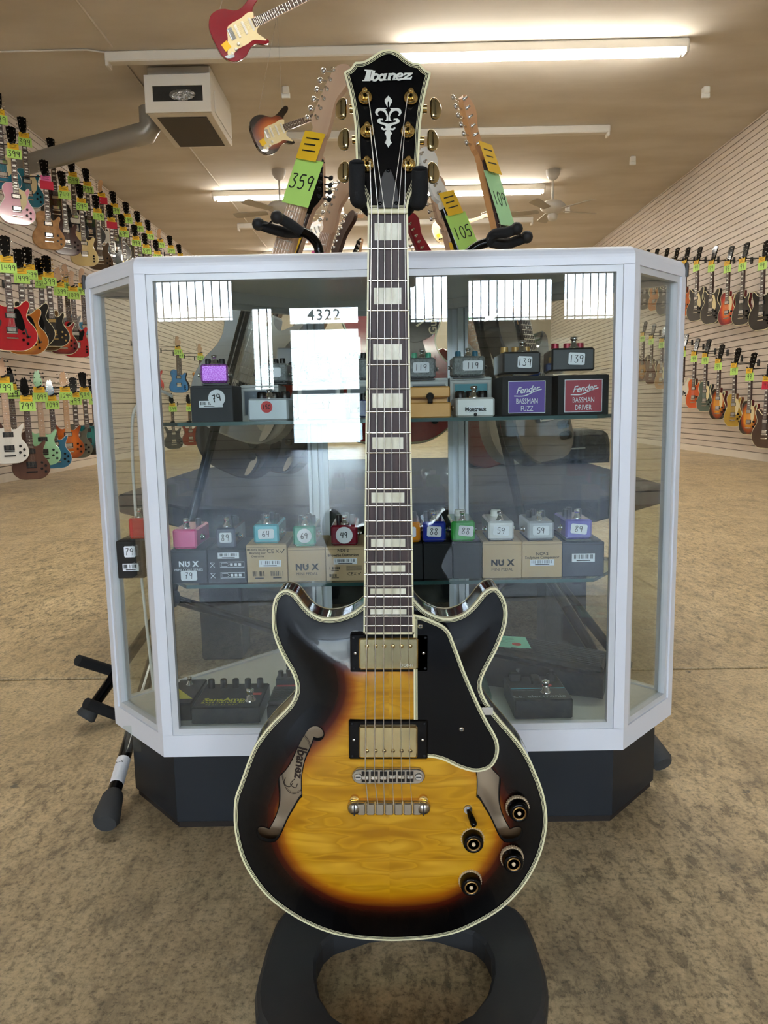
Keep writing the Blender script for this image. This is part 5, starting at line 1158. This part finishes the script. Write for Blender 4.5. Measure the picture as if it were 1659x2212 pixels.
# upper shelf
UX = 'cartons on the upper glass shelf'; UP = 'pedals on the upper glass shelf'
carton(412, 503, 833, 911, SH1, 'charcoal carton with a round 79 sticker and bar code', '33363a', art=lambda m, w, h, t: (barcode(m, -w*.02, h*.5, w*.56, h*.18, I4()), sticker(t, w*.13, h*.66, w*.4, w*.4, '79', y=-.002, rnd=True, size=.42, rot=.25)), group=UX)
mini(434, 492, 786, 831, SH1+.0605, 'purple sparkle mini pedal on the charcoal carton', '9a3fae', None, sparkle=True, group=UP, rot=.18, knobs=('14161c', 3))
def whitebox(x0, x1, y0, y1, label, win, Y=1.34, txt=None):
    def art(m, w, h, t):
        m.box((0, -.0006, h*.5), (w*.78, .0008, h*.66), C(win, .5)); m.box((0, -.0012, h*.5), (w*.84, .0004, h*.72), C('9a9b98', .5)); m.box((0, -.0018, h*.5), (w*.78, .0008, h*.66), C(win, .5))
        if txt: text(m, txt, .008, PAPER, TR(-w*.02, -.0028, h*.45) @ RX(pi/2))
    return carton(x0, x1, y0, y1, SH1, label, 'c9cac6', Y=Y, D=.1, art=art, group=UX)
whitebox(520, 602, 824, 900, 'light grey carton with dark window under the 99 pedal', '5a646e', 1.33)
mini(549, 620, 778, 823, SH1+.062, 'hammered grey pedal with a square 99 sticker', '8f9494', '99', hammered=True, Y=1.33, group=UP, D=.085, knobs=('101010', 3))
whitebox(644, 735, 824, 902, 'light grey carton behind the seafoam pedal', '6a7076', 1.34)
mini(660, 712, 776, 822, SH1+.064, 'hammered grey pedal marked 79 above the seafoam pedal', '8a9090', '79', hammered=True, Y=1.34, group=UP, D=.06)
mini(735, 800, 772, 822, SH1+.064, 'hammered grey pedal partly behind the guitar neck, left side', '8a9090', None, hammered=True, Y=1.34, group=UP, D=.06)
whitebox(750, 830, 822, 904, 'light grey carton with dark grey window beside the neck', '565d60', 1.34, 'HAA')
mini(884, 941, 770, 818, SH1+.064, 'hammered grey pedal marked 119 with green knobs', '8f9494', '119', hammered=True, Y=1.33, group=UP, D=.07, knobs=('4fb08a', 2), inkrot=-.05)
whitebox(884, 968, 819, 902, 'light grey carton behind the orange tan pedal', '7a8084', 1.34)
mini(978, 1048, 768, 815, SH1+.066, 'hammered grey pedal marked 119 with blue knobs', '8f9494', '119', hammered=True, Y=1.33, group=UP, D=.07, knobs=('1c6a84', 2), inkrot=.12)
whitebox(972, 1062, 818, 902, 'light grey carton with teal window behind the white pedal', '3f8a96', 1.34)
def comp(x0, x1, y0, y1, z, label, c, price=None, rnd=None, D=.12, Y=1.25, txt=None, group=UP):
    cx, w, hh, zb = front_rect(x0, x1, y0, y1, Y); t = empty('effect_pedal', label, 'effect pedal', mtx=TR(cx, Y, z), group=group)
    mm = mat('enamel_'+c, c, .3, .1, coat=.4); m = MB(); m.box((0, D/2, hh/2), (w, D, hh), mm, bev=.003); m.obj('housing', t)
    for k in range(3):
        m = MB(); m.lathe([(.0085, 0), (.0085, .010), (.007, .012)], C('0c0c0d', .25), 18, TR((k-1)*w*.3, D*.55+(k % 2)*.02, hh)); m.ribbon([((k-1)*w*.3, D*.55+(k % 2)*.02-.007), ((k-1)*w*.3, D*.55+(k % 2)*.02)], .0014, PAPER, hh+.0122); m.obj('knob', t)
    m = MB(); switch(m, .0, .022, hh, 1.3); m.obj('footswitch', t)
    for s in (1, -1): jack(t, s*w/2, D*.5, hh*.5, s)
    if price: sticker(t, -w*.03, hh*.62, hh*.52, hh*.52, price, rnd=True, c=C('c83a3a', .5), size=.36)
    if txt:
        m = MB(); m.box((0, -.0004, hh*.4), (w*.42, .0006, hh*.28), PAPER); text(m, txt, .0085, INK, TR(0, -.001, hh*.4) @ RX(pi/2), off=.04); text(m, 'JAPAN', .0042, INK, TR(-.004, -.001, hh*.29) @ RX(pi/2)); m.ball((0, -.0008, hh*.13), .003, C('303030'), None, 8); m.obj('nameplate', t)
    return t
comp(535, 623, 861, 910, SH1, 'silver pedal with round red 150 sticker', 'b0b6ba', '150', Y=1.246)
comp(985, 1069, 861, 903, SH1, 'white pedal with a small printed nameplate', 'd4d4cf', None, txt='Montreux', Y=1.248)
def stomp(x0, x1, y0, y1, z, label, c, Y=1.25, D=.125, light=None, group=UP):      # wedge pedal with a hinged treadle and thumb screw
    cx, w, hh, zb = front_rect(x0, x1, y0, y1, Y); t = empty('effect_pedal', label, 'effect pedal', mtx=TR(cx, Y, z), group=group); mm = mat('enamel_'+c, c, .35, .1, coat=.3)
    m = MB(); m.box((0, D/2, hh*.24), (w, D, hh*.48), mm, bev=.002); m.box((0, D/2+.012, hh*.56), (w*.9, D-.03, hh*.2), mm, bev=.001); m.obj('housing', t)
    m = MB(); m.box((0, D*.36, hh*.80), (w*.98, D*.66, hh*.34), mm, bev=.002); m.box((0, D*.36, hh*.975), (w*.8, D*.52, .002), BLACKM); tr = m.obj('treadle', t)
    m = MB(); m.lathe([(.006, 0), (.0065, .004), (.005, .006)], BLACK, 14, TR(0, 0, hh*.66) @ RX(pi/2)); m.tube([(0, -.003, hh*.62), (0, -.003, hh*.45)], .0045, BLACK, 10); m.obj('thumb_screw', t)
    for k in range(4): m = MB(); m.lathe([(.006, 0), (.006, .009), (.005, .011)], BLACK, 12, TR((k-1.5)*w*.24, D*.87, hh*.7)); m.obj('knob', t)
    return t
stomp(660, 749, 850, 905, SH1, 'seafoam green wedge pedal with black thumb screw', '8fc0a4')
stomp(884, 974, 832, 902, SH1, 'orange tan wedge pedal with black thumb screw', 'd39a4c')
mini(775, 812, 864, 906, SH1, 'deep blue mini pedal half behind the guitar neck', '1a2058', None, Y=1.25, group=UP)
def fbox(x0, x1, y0, y1, label, c, l1, l2):
    def art(m, w, h, t):
        q = MB(); a = w*.74; b = h*.82; q.box((0, -.0005, h*.48), (a, .0008, b), PAPER); q.box((0, -.0010, h*.48), (a*.965, .0008, b*.96), mat('art_'+c, c, .45, noise=(c, 30, (1, 1, 20), .4, .6)))
        Tt = TR(0, -.0018, h*.66) @ RX(pi/2) @ RZ(.12); text(q, 'Fender', .0145, PAPER, Tt, shear=.45, off=.012, space=.92); q.ribbon(smooth_poly([(-.022, -.007), (-.005, -.009), (.012, -.004), (.024, -.002)], 4, False), .0016, PAPER, .0, Tt)
        text(q, l1, .0098, PAPER, TR(0, -.0018, h*.37) @ RX(pi/2) @ Matrix.Diagonal((.85, 1.25, 1, 1)), off=.0); text(q, l2, .0098, PAPER, TR(0, -.0018, h*.18) @ RX(pi/2) @ Matrix.Diagonal((.85, 1.25, 1, 1))); q.obj('printed_label', t, 'printed square label')
    return carton(x0, x1, y0, y1, SH1, label, '121315', Y=1.262, D=.13, art=art, group=UX)
fbox(1084, 1192, 814, 899, 'black carton with purple square label', '5a3a9a', 'BASSMAN', 'FUZZ')
fbox(1205, 1315, 808, 894, 'black carton with crimson square label', 'a02234', 'BASSMAN', 'DRIVER')
def bpedal(x0, x1, y0, y1, zz, label, price, kc, rot=0, c='131416', Y=1.275, D=.11):
    cx, w, hh, zb = front_rect(x0, x1, y0, y1, Y); t = empty('effect_pedal', label, 'effect pedal', mtx=TR(cx, Y, zz) @ RZ(rot), group=UP)
    m = MB(); m.box((0, D/2, hh/2), (w, D, hh), C(c, .45, 0, 1), bev=.003); m.obj('housing', t)
    for k in range(3): m = MB(); m.lathe([(.007, 0), (.0065, .012)], mat('knobc_'+kc, kc, .3, .2), 14, TR((k-1)*w*.3, D*.6, hh)); m.obj('knob', t)
    m = MB(); switch(m, .004, .02, hh, 1.3); m.obj('footswitch', t)
    if price: sticker(t, .0+w*.08, hh*.52, w*.38, hh*.52, price, rot=-.05)
    return t
bpedal(1086, 1168, 765, 813, SH1+.069, 'black pedal marked 139 on the purple-labelled carton', '139', 'b08a4a')
bpedal(1092, 1168, 735, 762, SH1+.069, 'blue pedal with brass knobs behind the left 139 pedal', None, 'b08a4a', c='2450a8', Y=1.39, D=.06)
bpedal(1192, 1284, 757, 807, SH1+.072, 'black pedal marked 139 on the crimson-labelled carton', '139', 'a02238', rot=-.08)
# deck pedals
DG_ = 'pedals on the white floor of the case'
def sans():
    x, w, h, zb = front_rect(413, 561, 1531, 1567, 1.246); t = empty('effect_pedal', 'wide black bass preamp pedal with five knobs and yellow lettering', 'effect pedal', mtx=TR(x, 1.246, DECK), group=DG_); D = .115
    m = MB(); m.box((0, D/2, h/2), (w, D, h), C('17181a', .4), bev=.002)
    m.obj('housing', t); T = TR(0, 0, h+.0004)
    for k in range(5): m = MB(); m.lathe([(.0062, 0), (.006, .014), (.005, .016)], BLACKM, 14, TR((k-2)*w*.19, D*.83, h)); m.obj('knob', t)
    m = MB(); switch(m, w*.33, .028, h, 1.5); m.obj('footswitch', t)
    m = MB(); Y_ = mat('yellow_print', 'c8c030', .5); text(m, 'SansAmp', .02, Y_, TR(-w*.07, .034, h+.0006), off=.03); text(m, 'BASS DRIVER DI', .0095, Y_, TR(-w*.07, .021, h+.0006), off=.03, space=1.15); text(m, 'TECH 21 NYC', .007, Y_, TR(-w*.07, .011, h+.0006), space=1.4)
    m.box((w*.38, .06, h+.0005), (.016, .01, .0004), mat('red_dot', 'c0392f', .5)); m.obj('print', t)
sans()
def simple_ped(x0, x1, y0, y1, Y, label, art=None, c='1a1b1c', D=.12, rot=0):
    x, w, h, zb = front_rect(x0, x1, y0, y1, Y); t = empty('effect_pedal', label, 'effect pedal', mtx=TR(x, Y, DECK) @ RZ(rot), group=DG_)
    m = MB(); m.box((0, D/2, h/2), (w, D, h), C(c, .4), bev=.002); m.obj('housing', t)
    if art: art(t, w, h, D)
    return t
def art_y(t, w, h, D): m = MB(); m.add([(-w*.3, .02, h+.0006), (w*.45, .02, h+.0006), (-w*.3, .07, h+.0006)], [(0, 1, 2)], mat('yellow_print')); m.obj('print', t); q = MB(); switch(q, 0, .09, h, 1); q.obj('footswitch', t)
simple_ped(350, 414, 1518, 1556, 1.262, 'black pedal with a yellow triangle at the left post', art_y)
def art_r(t, w, h, D):
    m = MB(); m.box((0, D*.35, h+.004), (w*.96, D*.6, .008), C('222426', .6), bev=.002)
    for k in range(6): m.ribbon([(-w*.42+j*w*.07, .012+.009*k+(.003 if j % 2 else 0)) for j in range(13)], .002, BLACK, h+.0083)
    m.box((0, D*.64, h+.0085), (w*.8, .006, .0006), C('b02a24')); m.obj('treadle', t); m = MB(); m.box((0, D*.84, h+.008), (w*.9, D*.25, .02), C('222426', .6), bev=.002); m.obj('control_block', t)
    for k in range(4): m = MB(); m.lathe([(.005, 0), (.005, .01)], BLACKM, 10, TR((k-1.5)*w*.22, D*.84, h+.018)); m.obj('knob', t)
simple_ped(577, 660, 1532, 1566, 1.25, 'black wedge pedal with red line, half hidden by the guitar', art_r)
m = MB(); m.tube(smooth_poly([(-.20, 1.36, .24), (-.19, 1.36, .262), (-.175, 1.365, .255), (-.185, 1.37, .24), (-.2, 1.365, .25), (-.18, 1.37, .275), (-.16, 1.37, .25), (-.15, 1.37, .2)], 5, False), .0016, BLACKM, 6); tag(m.obj('power_cable'), 'coiled black cable behind the pedals on the case floor', 'cable')
def art_tc(t, w, h, D):
    T = TR(0, 0, h+.0005)
    for dx, s in ((-.33, 'm'), (.02, 'b'), (.34, 'k')):
        m = MB()
        if s == 'k': m.lathe([(.010, 0), (.009, .01), (.0045, .011), (.004, .018)], BLACKM, 16, TR(dx*w, D*.82, h))
        elif s == 'b': m.box((dx*w, D*.72, h+.005), (.019, .03, .012), BLACKM, bev=.003)
        else: m.box((dx*w, D*.8, h+.008), (.022, .012, .016), BLACKM, bev=.002); m.lathe([(.004, 0), (.004, .006)], CHROME, 10, TR(dx*w+.006, D*.82, h+.016))
        m.obj('knob', t)
    m = MB(); switch(m, w*.1, .033, h, 1.5); m.obj('footswitch', t)
    m = MB(); m.box((0, .052, h+.0004), (w*.96, .0014, .0005), C('5ab8c8')); text(m, 't.c. electronic', .0165, mat('grey_print', '8f9496', .5), TR(-w*.05, .014, h+.0006), off=.012); text(m, 'POLYPHONIC TUNER', .0042, mat('grey_print'), TR(-w*.28, .042, h+.0006)); m.obj('print', t)
    m = MB(); m.prism([(.0085*math.cos(2*pi*k/20)+w*.2, .0065*math.sin(2*pi*k/20)+D*.58) for k in range(20)], h, h+.0005, mat('red_dot', 'c0392f')); m.obj('price_dot', t)
simple_ped(1112, 1238, 1516, 1558, 1.246, 'black pedal with a thin cyan line and grey lettering', art_tc, D=.115, rot=.02)
# treadle pedal with mint note
a = atZ(1095, 1460, .25); t = empty('expression_pedal', 'long black treadle pedal with ribbed top and mint price note', 'effect pedal', mtx=TR(.285, 1.415, DECK) @ RZ(-.36), group=DG_)
m = MB(); m.prism([(-.12, 0), (.12, 0), (.12, .042), (-.12, .062)], -.047, .047, C('1d1e1f', .5), RX(pi/2), bev=.003); m.obj('housing', t)
m = MB(); T = TR(0, 0, .062) @ RY(.085); m.box((0, 0, .003), (.24, .1, .012), C('232425', .7), T, bev=.004)
for k in range(9): m.box((.02, -.04+.01*k, .0098), (.19, .003, .0015), BLACKM, T)
m.obj('treadle', t)
m = MB(); T = TR(-.062, .0, .0775) @ RY(.085) @ RZ(.36); m.box((0, 0, 0), (.074, .066, .0008), C('86cdb4', .6), T)
for k in range(4): m.ribbon(smooth_poly([(-.025+j*.012, .018-.009*k+(.004 if j % 2 else 0)) for j in range(4)], 3, False), .0009, INK, .0008, T)
m.prism([(.009*math.cos(2*pi*k/20)+.012, .0085*math.sin(2*pi*k/20)-.014) for k in range(20)], .0005, .001, mat('red_dot', 'c0392f'), T); m.obj('price_note', t, 'mint paper note with red dot')
simple_ped(1030, 1062, 1495, 1540, 1.27, 'dark green pedal peeking out beside the guitar waist', None, '1d4a3c', .1)
a = MB(); Tt = frame((-.195, 1.46, SH1+.002), (1, .12, 0), (.16, .35, 1), (0, -1, .3)); a.box((0, .07, 0), (.045, .14, .012), C('b8babc', .3, .4), bev=.003)
t = empty('silver_gadget', 'tall silver device with a red oval leaning behind the 99 pedal', 'music gadget', mtx=Tt); a.obj('casing', t)
a = MB(); a.prism([(.012*math.cos(2*pi*k/24), .036*math.sin(2*pi*k/24)+.07) for k in range(24)], .0062, .007, C('c4492c')); a.obj('badge', t); a = MB(); a.lathe([(.006, 0), (.006, .01)], BLACKM, 12, TR(.008, .1, .006)); a.obj('knob', t)
# ------------------------------------------------------------------ black platform, standing guitars and stands behind the case
FELT = mat('black_stage_carpet', '222327', .9, bump=(300, .4, .003)); PZ = .47
pp_ = [(-.55, 2.0), (.55, 2.0), (.85, 2.35), (.85, 3.35), (.5, 3.75), (-.5, 3.75), (-.85, 3.35), (-.85, 2.35)]
plat = empty('display_platform', 'black octagonal guitar display platform on legs behind the case', 'display table', (0, 2.9, 0)); pT = TR(0, -2.9, 0)
def pobj(m, n, par=None): m.v = [tuple(pT @ Vector(a)) for a in m.v]; return m.obj(n, par or plat)
m = MB(); m.prism(pp_, PZ-.06, PZ, FELT, bev=.006); pobj(m, 'top')
for x, y in ((-.5, 2.2), (.5, 2.2), (.62, 3.3), (-.62, 3.3), (0, 2.75)):
    m = MB(); m.box((x, y, (PZ-.06)/2), (.12, .12, PZ-.06), FELT, bev=.004); pobj(m, 'leg')
m = MB(); m.prism([(-.6, 2.75), (.6, 2.75), (.6, 2.8), (-.6, 2.8)], .0, PZ-.06, FELT); pobj(m, 'skirt')
def standing(px, py, Y, px2, py2, Y2, label, kind, nrm, price=None, tagc=None, tagy=None, cardk=None, group='guitars standing round the platform', **kw):
    a = atY(px, py, Y); b = atY(px2, py2, Y2); up = (a-b).normalized(); L = NUT[kind]+.185; o = a-up*L
    n = Vector(nrm); n = (n-up*n.dot(up)).normalized(); x = up.cross(n)
    return put_guitar(frame(o, x, up, n), label, kind, price, tagc, group, tagy=tagy, cardk=cardk, **kw)
BIG = dict(w1=.06, h1=.07, w2=.08, h2=.115, z=.016)
standing(735, 130, 1.98, 612, 540, 1.98, 'maple-necked silver guitar tagged 359 leaning left behind the case', 'strat', (-.45, -.9, 0), '359', None, .745, BIG, body=gl('b9bbbd'), head='inline', board=MAPLEP, neckm=MAPLEP, pick='sc', guard=WHITE)
standing(705, 322, 2.25, 632, 545, 2.25, 'guitar with black reversed head and red card, behind the 359 guitar', 'strat', (-.6, -.8, 0), '9', (YTAG, RTAG), .68, BIG, body=gl('18181a'), head='reverse', headm=BLACK, neckm=MAPLEP, hw=BLACKM)
standing(741, 378, 2.5, 690, 560, 2.5, 'pale maple guitar with pink card left of the yoke', 'strat', (-.6, -.8, 0), '', (PTAG, GTAG), .66, dict(w1=.06, h1=.11, w2=.07, h2=.12, z=.016), body=gl('24364a'), head='inline', board=MAPLEP, neckm=MAPLEP, pick='sc')
standing(753, 450, 2.8, 718, 560, 2.8, 'guitar with brown walnut head showing low beside the neck', 'strat', (-.8, -.5, 0), None, (YTAG, GTAG), .68, dict(w1=.05, h1=.06, w2=.06, h2=.1, z=.016), body=gl('3a2418'), head='inline', headm=ROSEW, neckm=ROSEW)
standing(786, 505, 3.14, 752, 575, 3.14, 'guitar with thin black head tip showing above the case top', 'strat', (-.7, -.6, 0), body=gl('141414'), head='reverse', headm=BLACK)
standing(1013, 197, 2.05, 1092, 540, 2.0, 'maple guitar with tan headstock and long mint card, right of the hero headstock', 'tele', (.8, -.6, 0), '109', (YTAG, MTAG), .78, dict(w1=.07, h1=.08, w2=.08, h2=.14, z=.016, tilt=.06), body=gl('2a2a2c'), head='inline', headm=mat('amber_maple', 'c08a56', .4), board=ROSE, neckm=mat('amber_maple', 'c08a56'), pick='sc')
standing(918, 312, 2.3, 1005, 545, 2.3, 'guitar with black and white head and lime card, right of the headstock', 'strat', (.6, -.8, 0), '105', (YTAG, GTAG), .78, BIG, body=gl('d8d8d4'), head='inline', headm=WHITE, neckm=BLACK, board=BLACK, pick='sc')
standing(942, 372, 2.55, 985, 560, 2.55, 'maple guitar with narrow yellow and mint cards between two others', 'strat', (.6, -.8, 0), '2', (YTAG, MTAG), .69, dict(w1=.055, h1=.09, w2=.06, h2=.17, z=.016), body=gl('7a1c1c'), head='inline', neckm=MAPLEP, board=MAPLEP, pick='sc')
standing(884, 455, 2.9, 930, 560, 2.9, 'guitar with dark red head right beside the hero fingerboard', 'strat', (.6, -.75, 0), '', (YTAG, GTAG), .69, dict(w1=.05, h1=.05, w2=.06, h2=.1, z=.016), body=gl('2a1214'), head='inline', headm=gl('7a1224'), neckm=NK)
# red semi hollow behind the case with a printed guard bag
o = atY(852, 958, 2.2); gT = frame(o, (1, .05, 0), (0, .12, 1), (.05, -1, .12))
rg = put_guitar(gT, 'cherry red semi-hollow guitar standing behind the case, seen through its glass', 'semi', None, None, 'guitars standing round the platform', body=gl('b01822'), bind=CREAM, holes=True, guard=BLACK, head='3x3', headm=BLACK, neckm=NKR)
m = MB(); m.prism(smooth_poly([(.03, .42), (.11, .42), (.135, .38), (.13, .325), (.10, .30), (.06, .29), (.03, .32)], 3), .001, .006, BLACK); m.obj('pickguard', rg); m = MB(); text(m, 'Guild', .032, mat('guild_gold', 'c8b48a', .4), TR(.118, .345, .0075) @ RZ(pi/2), off=.02); m.ribbon([(.07, .37), (.096, .352), (.07, .335)], .006, mat('guild_gold'), .0075); m.obj('guard_lettering', rg, 'gold lettering on the black guard')
def tripod(hub, feet, top, label, r=.0125, arms=()):
    t = empty('tripod_stand', label, 'guitar stand', hub)
    H = Vector(hub)
    for f_ in feet:
        d = Vector(f_)-H; m = MB(); m.tube([(0, 0, 0), tuple(d*.93)], r, BLACK, 12); lg = m.obj('leg', t)
        m = MB(); m.tube([tuple(d*.90), tuple(d*.915), tuple(d*.985), tuple(d)], [r*1.15, r*1.5, r*1.9, r*1.5], RUBBER, 12); m.obj('rubber_foot', lg)
    m = MB(); d = Vector(top)-H; m.tube([(0, 0, 0), tuple(d)], r, BLACK, 12); m.obj('pole', t)
    m = MB(); m.ball((0, 0, 0), r*2.1, BLACKM); m.obj('hub', t)
    for a, b in arms: m = MB(); m.tube([tuple(Vector(a)-H), tuple(Vector(b)-H)], .013, FOAM, 12); m.obj('body_arm', t)
    return t
hub = atY(368, 1292, 1.86); tp = atY(560, 560, 2.0)
f1 = atZ(227, 1780, .02); f2 = atZ(182, 1552, .02); 
ts = tripod(hub, [f1, f2, (hub.x+.45, hub.y+.25, .02)], tp, 'black tripod stand left of the case with rubber feet and foam arms', arms=[(atY(168, 1426, 1.7), atY(268, 1457, 1.8)), (atY(186, 1519, 1.66), atY(275, 1553, 1.74))])
m = MB(); d = f1-Vector(hub); T = frame(tuple(d*.83), d.cross(Vector((0, 1, 0))), -d, d.cross(Vector((0, 1, 0))).cross(-d)); 
m.lathe([(.0129, -.03), (.0129, .03)], PAPER, 16, T @ RX(pi/2)); barcode(m, 0, 0, .018, .04, T @ RX(pi/2) @ RX(-pi/2) @ TR(0, 0, 0), y=.0132, white=False); m.obj('barcode_sticker', ts, 'white bar code sticker on the leg')
f4 = atZ(1432, 1652, .02); hub2 = Vector((.36, 1.98, .36)); tp2 = atY(1000, 545, 1.98)
tripod(hub2, [f4, (.1, 1.82, .02), (.62, 2.0-.05, .02)], tp2, 'black tripod stand right of the case with one rubber foot showing')
def yoke(p0, ctrl, prongs, label):
    t = empty('yoke_holder', label, 'guitar holder', p0); P0 = Vector(p0)
    m = MB(); m.tube(smooth_poly([tuple(Vector(c)-P0) for c in ctrl], 6, False), .0115, BLACK, 14); m.obj('neck_tube', t)
    for q in prongs: m = MB(); m.tube(smooth_poly([tuple(Vector(c)-P0) for c in q], 5, False), .0125, FOAM, 14); m.ball(tuple(Vector(q[-1])-P0), .0155, BLACKM); m.obj('foam_prong', t)
    m = MB(); a = Vector(prongs[0][-1])-P0; b = Vector(prongs[1][-1])-P0; m.tube([tuple(a), tuple(a*.5+b*.5+Vector((0, .01, -.006))), tuple(b)], .0025, BLACKM, 6); m.obj('strap', t)
A = lambda x, y, Y: atY(x, y, Y)
yoke(A(690, 560, 1.95), [A(692, 565, 1.95), A(686, 530, 1.95), A(668, 508, 1.93), A(645, 498, 1.91)], [[A(648, 500, 1.91), A(628, 485, 1.89), A(602, 470, 1.87), A(598, 469, 1.86)], [A(648, 502, 1.92), A(618, 502, 1.95), A(585, 494, 1.93), A(558, 484, 1.91)]], 'curved black yoke with foam prongs left above the case, holding the 359 guitar')
yoke(A(1015, 545, 1.95), [A(1010, 548, 1.95), A(1030, 532, 1.95), A(1058, 522, 1.95)], [[A(1056, 524, 1.95), A(1068, 506, 1.93), A(1095, 502, 1.91), A(1116, 494, 1.9)], [A(1060, 524, 1.95), A(1092, 527, 1.96), A(1118, 520, 1.95), A(1138, 512, 1.94)]], 'curved black yoke with foam prongs right above the case, under the tan headstock')
# dark gig bag lying on the platform, seen through the right part of the glass
t = empty('gig_bag', 'soft black gig bag lying on the platform, seen through the glass at right', 'bag', (.62, 3.32, PZ+.002)); BAG = mat('bag_nylon', '1b1b1a', .6, bump=(14, 1, .04))
m = MB(); m.prism(smooth_poly([(-.30, 0), (-.28, .07), (-.12, .10), (-.02, .19), (.06, .13), (.22, .14), (.30, .12), (.31, 0)], 3, True, (0, 7)), -.12, .12, BAG, RX(pi/2), bev=.02, smooth=True); m.obj('bag_body', t)
m = MB(); m.tube(smooth_poly([(-.25, -.125, .05), (-.1, -.128, .075), (.05, -.126, .06), (.2, -.124, .065)], 4, False), .004, C('7a7a74', .5), 6); m.obj('piping', t)
